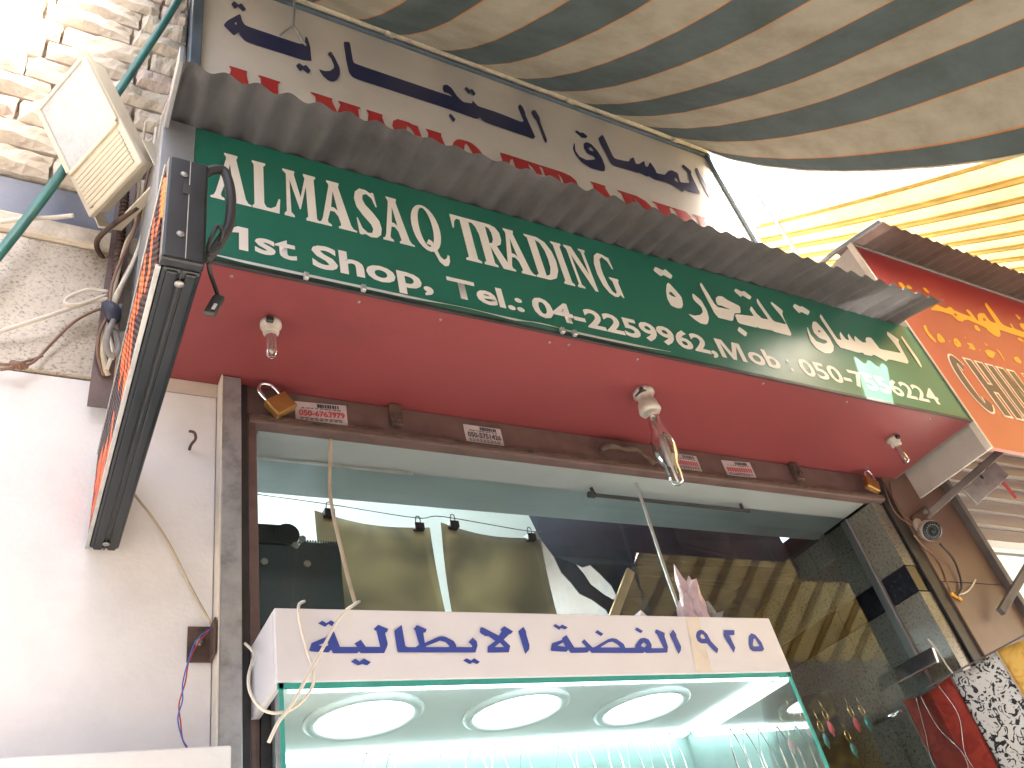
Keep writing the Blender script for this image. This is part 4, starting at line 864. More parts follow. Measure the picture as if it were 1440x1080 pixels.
p = [fp_(-FWID * .53, FHGT * .30, .05), fp_(-FWID * .54, FHGT * .55, .045), fp_(-FWID * .40, FHGT * .62, .05), fp_(FWID * .40, FHGT * .62, .05), fp_(FWID * .54, FHGT * .55, .045), fp_(FWID * .53, FHGT * .30, .05)]
for a, b in zip(p, p[1:]):
    d = (b - a); obox(bm, (a + b) / 2, d, FW, d.cross(FW), d.length + .004, 0.034, 0.004, 0.001)
obj('bracket', bm, M['beige_plastic'], fl)
bm = BM(); tube(bm, [fp_(0, FHGT * .62, .05), (0.03, -0.06, 3.46), (0.05, 0.0, 3.45)], 0.007, 8); obj('mount_arm', bm, M['rust'], fl, True)

# ================================================================== steel angle, rebar, green rod
an = thing('steel_angle', 'dark perforated steel angle standing behind the LED display', 'bracket', (0.085, -0.03, 2.92))
bm = BM(); box(bm, 0.060, 0.108, -0.034, -0.030, 2.92, 3.90, 0.001); box(bm, 0.104, 0.108, -0.030, -0.006, 2.92, 3.90, 0.001); obj('angle', bm, M['brownmetal'], an)
for i, zz in enumerate((3.84, 3.40, 3.33, 3.20)):
    bm = BM(); lathe(bm, [(0.0085 if i == 0 else 0.005, 0), (0.0085 if i == 0 else 0.005, 0.0012)], (0.082 + (0.014 if i == 2 else 0), -0.0342, zz), (0, -1, 0), 14); obj('bolt_hole', bm, M['white_edge'] if i == 0 else M['screw'], an)
bm = BM(); tube(bm, [(0.080 + .006 * i / 8, -0.046, 3.70 - 0.42 * i / 8) for i in range(9)], 0.0085, 10, False)
rb = thing('rebar_stub', 'ribbed rusty rod fixed upright on the dark steel angle', 'rod', (0.085, -0.046, 3.26))
obj('rod', bm, M['rust'], rb, True)
bm = BM()
for i in range(24):
    zz = 3.695 - i * 0.0172; xx = 0.080 + .006 * (3.70 - zz) / .42
    tube(bm, [(xx + .0098 * math.cos(t * math.pi / 5), -0.046 + .0098 * math.sin(t * math.pi / 5), zz + 0.003 * math.sin(t * math.pi / 5)) for t in range(11)], 0.0024, 5, False)
obj('rib', bm, M['rust'], rb, True)
bm = BM(); tube(bm, CABLES['rope'], 0.013, 10)
tag(obj('green_rod', bm, M['green_rod'], None, True), 'green rod crossing the stone wall diagonally behind the floodlight', 'rod')

# ---------------------------------------------------------------- loose wiring on the left wall
for nm, k, r, m_, lab in (
    ('cable', 'white_a', 0.0050, 'cable_white', 'white cable running across the speckled granite panel'),
    ('cable', 'white_b', 0.0060, 'cable_white', 'pale cable running from the left edge under the floodlight'),
    ('cable', 'white_loop', 0.0045, 'cable_white', 'small white cable loop sticking out left of the steel angle'),
    ('cable', ['brown_a', 'brown_b'], 0.0035, 'cable_brown', 'thin brown twisted wire across the granite, ending in a knot'),
    ('cable', 'bundle_a', 0.0065, 'cable_beige', 'thick beige cable hanging down behind the LED display'),
    ('cable', 'bundle_b', 0.0040, 'cable_brown', 'brown cable snaking down beside the LED display face'),
    ('cable', 'bundle_c', 0.0050, 'cable_white', 'white cable in the bundle, coming down right of the floodlight'),
    ('cable', 'bundle_d', 0.0045, 'cable_beige', 'leftmost beige cable in the bundle, crossing the ribbed rod'),
    ('cable', 'grey_loop', 0.0070, 'cable_grey', 'grey cable loop at the bottom of the bundle'),
    ('cable', 'flat_cord', 0.0028, 'cable_beige', 'thin cord stretched diagonally across the white plaster'),
    ('cable', 'wire_red', 0.0015, 'cable_red', 'thin red wire dangling from the small steel bracket'),
    ('cable', 'wire_blue', 0.0014, 'cable_blue', 'thin blue wire dangling from the small steel bracket'),
    ('cable', 'brown_drop', 0.0046, 'cable_beige', 'tan cable dropping from the header to the display case top'),
    ('cable', 'show_cable_a', 0.0030, 'cable_white', 'white cable looping round the left end of the display case'),
    ('cable', 'show_cable_b', 0.0034, 'cable_white', 'white cable slanting across the left of the display case sign')):
    cable(nm, k, r, M[m_], lab)
bm = BM()
c = Vector(CABLES['brown_a'][1])
for i in range(7):
    a = rnd.random() * 6.28; tube(bm, [c + Vector((.02 * math.cos(a), -.004, .012 * math.sin(a))), c + Vector((0, -.012, 0)), c + Vector((-.016 * math.cos(a + .6), -.004, -.012 * math.sin(a)))], 0.004, 6)
tag(obj('wire_knot', bm, M['cable_brown'], None, True), 'tangled knot of brown wire at the left edge of the granite', 'wire')
c = Vector(CABLES['bundle_b'][8])
bm = BM(); tube(bm, [c + Vector((-.006, .0, .026)), c + Vector((.008, -.006, 0)), c + Vector((.014, .0, -.028))], 0.019, 10, rf=lambda t: 0.013 + .008 * math.sin(t * 3.14))
tag(obj('tape_wrap', bm, M['tape'], None, True), 'dark blue tape wrapped round the cable bundle', 'tape')
bm = BM(); tube(bm, [(0.291, 0.0, 2.852), (0.291, -.02, 2.852), (0.299, -.026, 2.866), (0.296, -.026, 2.884), (0.284, -.024, 2.888)], 0.0035, 7)
tag(obj('wall_hook', bm, M['rust'], None, True), 'small rusty hook screwed into the white plaster', 'hook')
sb = thing('steel_bracket', 'small brown angle bracket bolted beside the guide rail', 'bracket', (0.327, -0.01, 2.326))
bm = BM(); box(bm, 0.302, 0.349, -0.006, -0.001, 2.326, 2.402, 0.001); box(bm, 0.345, 0.3495, -0.05, -0.006, 2.326, 2.402, 0.001); obj('plate', bm, M['rust'], sb)
bm = BM(); lathe(bm, [(0.009, 0), (0.009, 0.007), (0.005, 0.009)], (0.324, -0.006, 2.366), (0, -1, 0), 6); obj('bolt', bm, M['screw'], sb)
bm = BM(); box(bm, -1.5, 0.374, -0.075, -0.0462, 0.2, 2.138, 0.004)
tag(obj('white_board', bm, M['plaster'], None), 'white board standing against the lower wall at bottom left', 'board')

# ================================================================== shop interior behind the glass
def struct(name, bm, mat):
    o = obj(name, bm, mat); o["kind"] = "structure"; return o
bm = BM(); box(bm, 0.30, 2.98, 3.2, 3.3, 0.0, 3.6); struct('interior_wall_back', bm, M['ceiling_white'])
bm = BM(); box(bm, 0.20, 0.2995, 0.31, 3.3, 0.0, 3.6); struct('interior_wall_left', bm, M['ceiling_white'])
bm = BM(); box(bm, 0.30, 2.98, 0.31, 3.199, 3.55, 3.6); struct('interior_ceiling', bm, M['ceiling_white'])
bm = BM(); box(bm, 0.461, 2.79, 0.020, 0.300, 2.950, 2.9705); struct('ceiling_strip', bm, M['ceiling_grey'])
bm = BM(); box(bm, 0.30, 2.98, 0.3005, 0.3095, 2.962, 3.6); struct('bulkhead', bm, M['ceiling_white'])
for x, y in ((0.85, 1.0), (0.85, 2.1), (1.5, 2.1)):
    t = thing('ceiling_panel_light', 'lit white panel light on the shop ceiling', 'light', (x, y, 3.54), 'panel lights on the shop ceiling')
    bm = BM(); box(bm, x - .3, x + .3, y - .15, y + .15, 3.535, 3.549, 0.003); obj('frame', bm, M['ring'], t)
    bm = BM(); box(bm, x - .28, x + .28, y - .13, y + .13, 3.53, 3.5345); obj('diffuser', bm, M['lamp_panel'], t)

wg = thing('window_glass', 'large shop window pane above the display case', 'window', (1.6, 0.14, 2.36))
bm = BM(); quad(bm, (0.459, 0.128, 2.352), (2.79, 0.128, 2.352), (2.79, 0.128, 2.944), (0.459, 0.128, 2.944)); obj('pane', bm, M['glass'], wg)
bm = BM(); quad(bm, (1.775, 0.128, 0.5), (2.79, 0.128, 0.5), (2.79, 0.128, 2.351), (1.775, 0.128, 2.351)); obj('lower_pane', bm, M['glass'], wg)
bm = BM(); box(bm, 0.459, 0.93, 0.120, 0.1275, 2.938, 2.9435); obj('sealant', bm, M['alu'], wg)

# dark shutter gear on the left, with a toothed bar
dv = thing('shutter_motor', 'dark teal gear box with a toothed bar behind the left of the glass', 'machine', (0.6, 0.33, 2.55))
bm = BM(); prism_xz(bm, [(0.43, 2.45), (0.76, 2.45), (0.76, 2.80), (0.655, 2.805), (0.64, 2.79), (0.43, 2.79)], 0.31, 0.42); obj('casing', bm, M['device'], dv)
bm = BM(); lathe(bm, [(0.034, 0), (0.034, 0.09)], (0.612, 0.308, 2.826), (0, 1, 0), 20); box(bm, 0.43, 0.612, 0.309, 0.40, 2.795, 2.857, 0.006); obj('roller', bm, M['black_plastic'], dv)
bm = BM()
for k in range(16): box(bm, 0.645 + k * .0075, 0.6488 + k * .0075, 0.312, 0.33, 2.8055, 2.814)
obj('teeth', bm, M['device'], dv)
for x, zz in ((0.545, 2.735), (0.662, 2.735), (0.632, 2.79), (0.652, 2.812)):
    bm = BM(); lathe(bm, [(0.010, 0), (0.010, 0.005)], (x, 0.308, zz), (0, -1, 0), 10); obj('bolt', bm, M['screw'], dv)

def hanging_paper(corners, y, label):
    t = thing('hanging_poster', label, 'poster', ((corners[0][0] + corners[1][0]) / 2, y, corners[3][1]), 'brown posters clipped to the wire')
    (ax, az), (bx, bz), (cx, cz), (dx, dz) = corners
    bm = BM(); n = 14; g = []
    for j in range(n + 1):
        v = j / n; row = []
        for i in range(n + 1):
            u = i / n
            x = (ax * (1 - u) + bx * u) * (1 - v) + (dx * (1 - u) + cx * u) * v
            zz = (az * (1 - u) + bz * u) * (1 - v) + (dz * (1 - u) + cz * u) * v
            zz -= 0.012 * math.sin(math.pi * u) * (1 - v) * 0.6
            row.append(bm.verts.new((x, y + 0.02 * math.sin(u * 3.3 + v * 2) + 0.01 * math.sin(v * 5), zz)))
        g.append(row)
    for j in range(n):
        for i in range(n): bm.faces.new((g[j][i], g[j][i + 1], g[j + 1][i + 1], g[j + 1][i]))
    bmesh.ops.solidify(bm, geom=bm.faces[:], thickness=0.0008)
    obj('sheet', bm, M['kraft'], t, True)
    for u in (0.12, 0.90):
        x = ax * (1 - u) + bx * u; zz = az * (1 - u) + bz * u
        bm = BM(); box(bm, x - .016, x + .016, y - .012, y + .02, zz - .016, zz + .008, 0.002)
        tube(bm, [(x - .008, y, zz + .006), (x - .006, y - .004, zz + .030), (x + .006, y - .004, zz + .030), (x + .008, y, zz + .006)], 0.0018, 5); obj('binder_clip', bm, M['darkmetal'], t)
hanging_paper(((0.700, 2.925), (1.062, 2.893), (1.062, 2.35), (0.742, 2.35)), 0.33, 'brown printed poster clipped behind the glass next to the gear box')
hanging_paper(((1.105, 2.917), (1.462, 2.884), (1.43, 2.35), (1.10, 2.35)), 0.33, 'second brown poster behind the glass, beside the dark reflection sheet')
bm = BM(); tube(bm, [(0.50, .33, 2.965), (0.74, .33, 2.950), (1.02, .33, 2.926), (1.12, .33, 2.938), (1.44, .33, 2.908), (1.55, .33, 2.925)], 0.0016, 5)
tag(obj('hanging_wire', bm, M['darkmetal'], None), 'thin wire above the two brown posters', 'wire')

# stand-ins for reflections in the glass, and added dark walls further in
def xz_sheet(name, poly, holes, y, mat, label, cat, ripple=0.03):
    v, f = curve_fill([poly] + holes)
    bm = BM(); vv = [bm.verts.new((a, y, b)) for a, b in v]
    for q in f:
        try: bm.faces.new([vv[i] for i in q])
        except ValueError: pass
    bmesh.ops.subdivide_edges(bm, edges=bm.edges[:], cuts=3, use_grid_fill=True)
    bmesh.ops.triangulate(bm, faces=bm.faces[:])
    for w in bm.verts: w.co.y += ripple * noise.noise(Vector((w.co.x * 4, 0, w.co.z * 3))) + ripple * .5 * math.sin(w.co.x * 14 + w.co.z * 4)
    r = bmesh.ops.solidify(bm, geom=bm.faces[:], thickness=0.002)
    o = obj(name, bm, mat, None, False); tag(o, label, cat); return o
xz_sheet('dark_reflection', [(1.53, 3.06), (1.56, 2.97), (1.60, 2.90), (1.615, 2.84), (1.64, 2.80), (1.66, 2.755), (1.70, 2.73), (1.74, 2.69), (1.76, 2.62), (1.83, 2.62), (1.86, 2.665), (1.93, 2.63), (2.10, 2.62), (2.4, 2.66), (2.6, 2.78), (2.75, 2.84), (2.80, 2.90), (2.80, 3.2), (1.9, 3.2)],
         [[(1.675, 2.87), (1.70, 2.855), (1.735, 2.865), (1.77, 2.83), (1.80, 2.79), (1.81, 2.74), (1.785, 2.73), (1.755, 2.75), (1.715, 2.79), (1.70, 2.83)]], 0.45, M['reflection_navy'], 'ragged dark navy sheet standing in for the dark reflection in the right half of the glass', 'reflection')  # dark reflection in the window, built as a ragged sheet with a hole
bm = BM(); box(bm, 2.22, 2.96, 0.93, 0.96, 0.0, 3.54); struct('added_dark_wall', bm, M['brown_board'])  # added wall, keeps the interior dark behind the right of the glass
bm = BM(); box(bm, 2.16, 2.219, 0.52, 3.199, 0.0, 3.549); struct('light_block_wall', bm, M['brown_board'])  # added wall, blocks the panel lights from the right side
bm = BM(); obox(bm, (1.79, 0.40, 2.725), (0.127, 0, 0.165), (-.165, 0, .127), (0, 1, 0), 0.24, 0.032, 0.014, 0.002)  # slanted bar added in place of a strut's reflection in the glass
tag(obj('tan_reflection', bm, M['reflection_tan']), 'pale tan bar standing in for a strut reflection, before the dark reflection sheet', 'batten')
bm = BM(); tube(bm, [(1.545, 0.10, 2.942), (1.548, 0.10, 2.918)], 0.006, 8, False); tube(bm, [(2.20, 0.10, 2.942), (2.20, 0.10, 2.918)], 0.006, 8, False)
tube(bm, [(1.54, 0.10, 2.915), (2.23, 0.10, 2.915)], 0.0065, 8, False); lathe(bm, [(0.011, -.011), (0.011, .011)], (1.538, 0.10, 2.915), (1, 0, 0), 10)
tag(obj('curtain_rail', bm, M['darkmetal']), 'thin dark rail hung under the header in front of the glass', 'rail')
bm = BM(); tube(bm, CABLES['rod'], 0.0052, 8)
tag(obj('steel_rod', bm, M['alu']), 'thin steel rod leaning from the display case up to the header', 'rod')
# hanging shawl and earrings low on the right
bm = BM(); n = 20; g = []
for j in range(n + 1):
    g.append([bm.verts.new((1.82 + 0.82 * i / n, 0.40 + 0.03 * math.sin(i * 1.3) + 0.02 * noise.noise(Vector((i * .3, j * .2, 0))), 2.36 - 1.2 * j / n)) for i in range(n + 1)])
for j in range(n):
    for i in range(n): bm.faces.new((g[j][i], g[j][i + 1], g[j + 1][i + 1], g[j + 1][i]))
bmesh.ops.solidify(bm, geom=bm.faces[:], thickness=0.002)
tag(obj('dark_shawl', bm, M['shawl'], None, True), 'dark patterned shawl hanging behind the glass right of the display case', 'shawl')
er = random.Random(5)
ORD = ['first', 'second', 'third', 'fourth', 'fifth', 'sixth', 'seventh', 'eighth', 'ninth', 'tenth', 'eleventh', 'twelfth']
for k in range(12):
    x = 1.86 + 0.055 * k + er.uniform(-.01, .01); zz = 2.26 - er.uniform(0, .10)
    t = thing('earring', ORD[k] + ' earring from the display case, ' + ('red' if k % 2 == 0 else 'green') + ' drop on a gold hoop behind the glass', 'earring', (x, 0.2, zz), 'earrings hanging behind the glass')
    bm = BM(); tube(bm, [(x, .2, zz + .03), (x, .2, zz)], 0.0012, 5, False); tube(bm, [(x + .010 * math.sin(a * .628), .2, zz - .018 + .018 * math.cos(a * .628)) for a in range(11)], 0.002, 6, False); obj('hoop', bm, M['gold'], t, True)
    bm = BM(); lathe(bm, [(0.001, 0), (0.007, -0.012), (0.009, -0.03), (0.001, -0.05)], (x, .2, zz - .036), n=10); obj('drop', bm, M['ink_red'] if k % 2 == 0 else M['green_rod'], t, True)

# ================================================================== display case
dc = thing('display_case', 'white-topped glass display case with bright round lamps and blue Arabic sign', 'display case', (1.09, 0.0, 0.0))
XA, XB, YF, YB, ZA, ZB = 0.425, 1.752, -0.200, 0.115, 2.203, 2.350
bm = BM(); box(bm, XA, XB, YF, YF + .016, ZA, ZB, 0.002); fa = obj('fascia', bm, M['showcase_white'], dc)
film('arabic_lettering', SHOW_TEXT[:7], YF - 0.0012, M['blue_letter'], fa, 0)
film('arabic_lettering', SHOW_TEXT[7:12], YF - 0.0012, M['blue_letter'], fa, 0)
for k in (12, 13, 14): film('numeral', SHOW_TEXT[k:k + 1], YF - 0.0012, M['blue_letter'], fa, 0)
bm = BM(); quad(bm, (1.432, YF - .0008, ZA + .002), (1.482, YF - .0008, ZA + .002), (1.502, YF - .0008, ZB - .003), (1.458, YF - .0008, ZB - .003)); obj('reflection_strip', bm, M['white_edge'], fa)  # paler strip on the fascia, a strut's reflection put in as colour
bm = BM(); box(bm, XA, XA + .016, YF + .0165, YB + .01, ZA, ZB - .0005); obj('side_panel', bm, M['showcase_white'], dc)
bm = BM(); box(bm, XB - .016, XB, YF + .0165, YB + .01, ZA, ZB - .0005); obj('side_panel', bm, M['showcase_white'], dc)
bm = BM(); box(bm, XA + .0165, XB - .0165, YF + .0165, YB + .01, ZB - .012, ZB - .001); obj('top_panel', bm, M['showcase_white'], dc)
bm = BM(); box(bm, XA + .0165, XB - .0165, YF + .0165, 0.26, ZA + .004, ZA + .010); obj('ceiling_panel', bm, M['ceiling_white'], dc)
for x, y in ((0.665, 0.0), (1.035, -0.005), (1.415, 0.012)):
    bm = BM(); lathe(bm, [(0.103, 0.0), (0.128, 0.0), (0.128, -0.006), (0.118, -0.012), (0.106, -0.010), (0.103, 0.0)], (x, y, ZA + .004), n=40, caps=False); dl = obj('downlight', bm, M['ring'], dc, True)
    bm = BM(); lathe(bm, [(0.1035, -0.003), (0.1035, -0.005)], (x, y, ZA + .004), n=40); obj('lamp_disc', bm, M['lamp_disc'], dl)
for a, b, c_, d in ((XA + .03, XB - .03, YF + .020, YF + .034), (XA + .03, XB - .03, 0.215, 0.245), (XB - .05, XB - .03, YF + .05, 0.20)):
    bm = BM(); box(bm, a, b, c_, d, ZA - .008, ZA + .003); obj('light_strip', bm, M['lamp_cool'], dc)
bm = BM(); quad(bm, (XA + .012, YF + .006, 1.1), (XB - .012, YF + .006, 1.1), (XB - .012, YF + .006, ZA - .001), (XA + .012, YF + .006, ZA - .001)); obj('front_pane', bm, M['glass'], dc)
bm = BM(); quad(bm, (XA + .008, YF + .010, 1.1), (XA + .008, 0.25, 1.1), (XA + .008, 0.25, ZA - .001), (XA + .008, YF + .010, ZA - .001)); obj('side_pane', bm, M['glass'], dc)
bm = BM(); quad(bm, (XB - .008, YF + .010, 1.1), (XB - .008, 0.25, 1.1), (XB - .008, 0.25, ZA - .001), (XB - .008, YF + .010, ZA - .001)); obj('side_pane', bm, M['glass'], dc)
for x in (XA + .008, XB - .010):
    bm = BM(); box(bm, x - .0035, x + .0045, YF + .001, YF + .0055, 1.1, ZA - .0015); obj('glass_edge', bm, M['glass_edge'], dc)
bm = BM(); box(bm, XA + .002, XB - .002, YF + .001, YF + .0055, ZA - .012, ZA - .0013); obj('glass_edge', bm, M['glass_edge'], dc)
bm = BM(); box(bm, XA + .02, XB + .04, 0.262, 0.275, 1.1, ZA + .012); obj('back_panel', bm, M['teal_glass'], dc)
bm = BM(); box(bm, XA, XB, YF, 0.26, 0.0, 1.099, 0.004); obj('base_cabinet', bm, M['showcase_white'], dc)
jr = random.Random(9)
spots = [(0.74, .20), (0.80, .21), (0.93, .20), (1.02, .21), (1.08, .20), (1.16, .21), (1.27, .20), (1.34, .21), (1.43, .20), (1.50, .21), (1.57, .20), (1.63, .19)]
for k, (x, y) in enumerate(spots):
    t = thing('chain_necklace', ORD[k] + ' silver chain necklace from the left in the lit display case', 'necklace', (x, y, 2.0), 'silver chains hanging in the display case')
    bm = BM(); w_ = jr.uniform(.016, .03); h = jr.uniform(.18, .30)
    P_ = [(x - w_ * math.sin(min(1, a / 3) * 1.57) * (1 if a < 6 else 1), y, 2.195 - h * a / 10) for a in range(11)]
    R_ = [(x + w_ * math.sin(min(1, a / 3) * 1.57), y, 2.195 - h * a / 10) for a in range(10, -1, -1)]
    tube(bm, P_ + [(x, y, 2.195 - h - .03)] + R_, 0.0032, 5, sub=3, rf=lambda q: 0.0026 + .0012 * math.sin(q * 400)); obj('chain', bm, M['silver'], t)
    bm = BM(); lathe(bm, [(0.001, 0), (0.009, -.008), (0.011, -.02), (0.001, -.036)], (x, y, 2.195 - h - .03), n=10); obj('pendant', bm, M['silver'] if k % 3 else M['gold'], t, True)
# things lying on the case
def crumple(name, c, r, mat, label, cat, seed, squash=(1, 1, 1)):
    bm = BM(); bmesh.ops.create_icosphere(bm, subdivisions=3, radius=1.0)
    for v in bm.verts:
        d = v.co.normalized(); k = 1 + 0.7 * noise.noise(d * 2.6 + Vector((seed, 0, 0))) + 0.55 * abs(noise.noise(d * 5 + Vector((0, seed, 0))))
        v.co = Vector(c) + Vector((d.x * squash[0], d.y * squash[1], d.z * squash[2])) * r * k
        v.co.z = max(v.co.z, 2.3505)
    tag(obj(name, bm, mat), label, cat)
crumple('plastic_bag', (1.605, -0.09, 2.405), 0.075, M['pink_bag'], 'crumpled pink and white plastic bag lying on the display case', 'bag', 2.0, (.42, .5, 1.25))
crumple('plastic_wrap', (1.66, -0.07, 2.39), 0.05, M['clear_bag'], 'crumpled grey plastic wrap beside the pink bag', 'wrap', 7.0, (.8, .7, 1.1))
bm = BM(); prism_xz(bm, [(1.36, 2.3505), (1.58, 2.3505), (1.55, 2.372), (1.50, 2.368), (1.45, 2.385), (1.41, 2.375), (1.385, 2.40)], -0.13, -0.10)
tag(obj('folded_paper', bm, M['showcase_white']), 'torn pale paper sheet lying on top of the display case', 'paper')

# ================================================================== granite return, door frame and pier on the right
gj = thing('granite_jamb', 'speckled granite return wall with a black inlay right of the glass', 'wall', (2.85, 0.3, 0.0))
def slabs(y0, y1, mat):
    for z0, z1, m_ in ((0.0, 1.70, mat), (1.703, 2.568, mat), (2.571, 2.672, M['black_granite']), (2.675, 2.944, mat)):
        bm = BM(); box(bm, 2.80, 2.864, y0, y1, z0, z1, 0.0015); obj('granite_slab', bm, m_, gj)
slabs(0.0, 0.1215, M['granite2']); slabs(0.158, 0.36, M['granite2']); slabs(0.363, 0.90, M['granite2'])
bm = BM(); box(bm, 2.788, 2.863, 0.122, 0.1575, 0, 2.944, 0.002); obj('mullion', bm, M['greypanel'], gj)
bm = BM(); box(bm, 2.8645, 2.99, 0.0, 0.9, 0, 3.064); obj('core', bm, M['darkmetal'], gj)
pr = thing('clad_pier', 'brown laminate clad pier between the two shops', 'pier', (3.1, 0, 0))
bm = BM(); box(bm, 2.936, 3.318, -0.020, -0.001, 0, 2.60, 0.002); obj('panel', bm, M['laminate'], pr)
bm = BM(); box(bm, 2.936, 3.318, -0.018, -0.001, 2.603, 3.30, 0.002); obj('panel', bm, M['laminate'], pr)
bm = BM(); box(bm, 2.870, 2.9345, -0.012, -0.001, 0, 3.064, 0.002); obj('dark_edge', bm, M['darkmetal'], pr)
bm = BM(); box(bm, 3.3195, 3.352, -0.045, 0.10, 0, 3.30, 0.003); obj('corner_trim', bm, M['strut'], pr)
bm = BM(); box(bm, 2.936, 3.318, 0.0, 0.3, 0, 3.30); obj('core', bm, M['far_wall'], pr)

# camera on the pier
cv = thing('security_camera', 'small white ball security camera with a black lens face on the brown pier', 'camera', (2.957, -0.05, 2.79))
cd = Vector((-0.45, -0.72, -0.50)).normalized(); cp = Vector((2.985, -0.045, 2.805))
bm = BM(); lathe(bm, [(0.040, 0.0), (0.040, 0.012), (0.030, 0.018)], (2.99, -0.020, 2.83), (0, -1, 0), 24); obj('base', bm, M['porcelain'], cv, True)
bm = BM(); lathe(bm, [(0.012, -0.03), (0.032, -0.020), (0.040, -0.004), (0.041, 0.022), (0.038, 0.030)], cp, cd, 28); obj('housing', bm, M['porcelain'], cv, True)
bm = BM(); lathe(bm, [(0.0375, 0.028), (0.0375, 0.034), (0.030, 0.037), (0.012, 0.035)], cp, cd, 28); lf = obj('lens_face', bm, M['black_gloss'], cv, True)
u_ = cd.orthogonal().normalized(); v_ = cd.cross(u_)
bm = BM()
for k in range(18):
    a = k * math.pi / 9; q = cp + cd * .0365 + (u_ * math.cos(a) + v_ * math.sin(a)) * .024
    lathe(bm, [(0.0024, 0), (0.0024, 0.0012)], q, cd, 6)
obj('infrared_ring', bm, M['screw'], lf)
bm = BM(); lathe(bm, [(0.010, 0.034), (0.010, 0.040), (0.007, 0.042)], cp, cd, 16); obj('lens', bm, M['black_gloss'], lf, True)
cable('cable', 'cctv_a', 0.0042, M['cable_dark'], 'black cable curving down from the security camera')
cable('cable', 'cctv_b', 0.0035, M['cable_brown'], 'brown cable running down the pier left of the black camera cable')
cable('cable', 'cctv_c', 0.0030, M['cable_white'], 'short white wire loop below the security camera')
cable('cable', ['pier_wire_a', 'pier_wire_b'], 0.0026, M['cable_brown'], 'two thin brown wires running from the soffit corner onto the pier')
bm = BM(); c = Vector(CABLES['cctv_c'][0]); 
for k in range(3): obox(bm, c + Vector((.015 * k - .01, -.006, -.008 * k)), (1, .2, -.4), (0, 1, 0), (.4, 0, 1), 0.022, 0.010, 0.010, 0.003)
tag(obj('wire_connector', bm, M['yellow_letter']), 'small yellow wire connectors under the security camera', 'connector')

# awning strut with its bracket
st = thing('awning_strut', 'grey steel awning strut angling from the pier bracket out to the right', 'strut', (3.03, -0.03, 2.88))
A = Vector((3.035, -0.035, 2.875)); B = Vector((3.66, -0.30, 3.205)); Dd = (B - A).normalized()
bm = BM(); obox(bm, (A + B + Dd * .5) / 2, Dd, Vector((0, 1, 0)).cross(Dd), Dd.cross(Vector((0, 1, 0)).cross(Dd)), (B - A).length + .5, 0.028, 0.022, 0.003); obj('bar', bm, M['strut'], st)
bm = BM(); obox(bm, A + Vector((-.03, .006, .0)), Dd, (0, 0, 1), (0, 1, 0), 0.10, 0.045, 0.03, 0.004); obj('pivot', bm, M['rust'], st)
bm = BM(); lathe(bm, [(0.009, 0), (0.009, 0.012)], A + Vector((-.015, -.014, .01)), (0, -1, 0), 8); obj('bolt', bm, M['screw'], st)
bk = thing('strut_bracket', 'dented grey steel bracket with a bolt hole beside the strut', 'bracket', (3.36, -0.1, 3.0))
P0 = A + Dd * 0.36
bm = BM(); obox(bm, P0 + Vector((.035, .0, -.045)), Dd, Vector((0, 1, 0)).cross(Dd), (0, 1, 0), 0.24, 0.075, 0.012, 0.002); obj('plate', bm, M['galv'], bk)
bm = BM(); lathe(bm, [(0.010, 0), (0.010, 0.003)], P0 + Vector((.02, -.006, -.02)), (0, -1, 0), 12); obj('bolt_hole', bm, M['rubber'], bk)
bm = BM(); tube(bm, [P0 + Vector((.06, -.012, .05)), P0 + Vector((.10, -.014, .02)), P0 + Vector((.15, -.012, -.05)), P0 + Vector((.17, -.010, -.11))], 0.006, 6); obj('red_strap', bm, M['ink_red'], bk, True)
st2 = Vector((3.13, -0.30, 2.685)); st1 = Vector((2.995, -0.19, 2.50))
bm = BM(); d2 = (Vector((3.60, -0.55, 3.05)) - Vector((3.02, -0.03, 2.47))); obox(bm, Vector((3.35, -0.12, 2.62)), (0.62, -.18, 0.42), (-.42, 0, .62), (0.1, 1, 0), 0.56, 0.030, 0.022, 0.003)
tag(obj('lower_strut', bm, M['strut']), 'second grey strut, lower, in front of the pale window at the right edge', 'strut')

# plate and rod on the granite return
mp = thing('steel_plate', 'polished steel plate fixed on the granite return above the red cloth', 'plate', (2.70, 0.09, 2.305))
bm = BM(); obox(bm, (2.700, 0.087, 2.332), (0, 1, 0.02), (0.25, 0, 1), (1, 0, -.25), 0.172, 0.055, 0.012, 0.003); obj('plate', bm, M['chrome'], mp)
bm = BM(); box(bm, 2.708, 2.798, 0.14, 0.165, 2.32, 2.335); obj('stem', bm, M['galv'], mp)
bm = BM(); tube(bm, [(2.70, 0.35, 2.228), (2.70, 0.222, 2.226)], 0.0075, 10, False)
tag(obj('chrome_rod', bm, M['chrome'], None, True), 'short chrome rod sticking out left of the red cloth', 'rod')

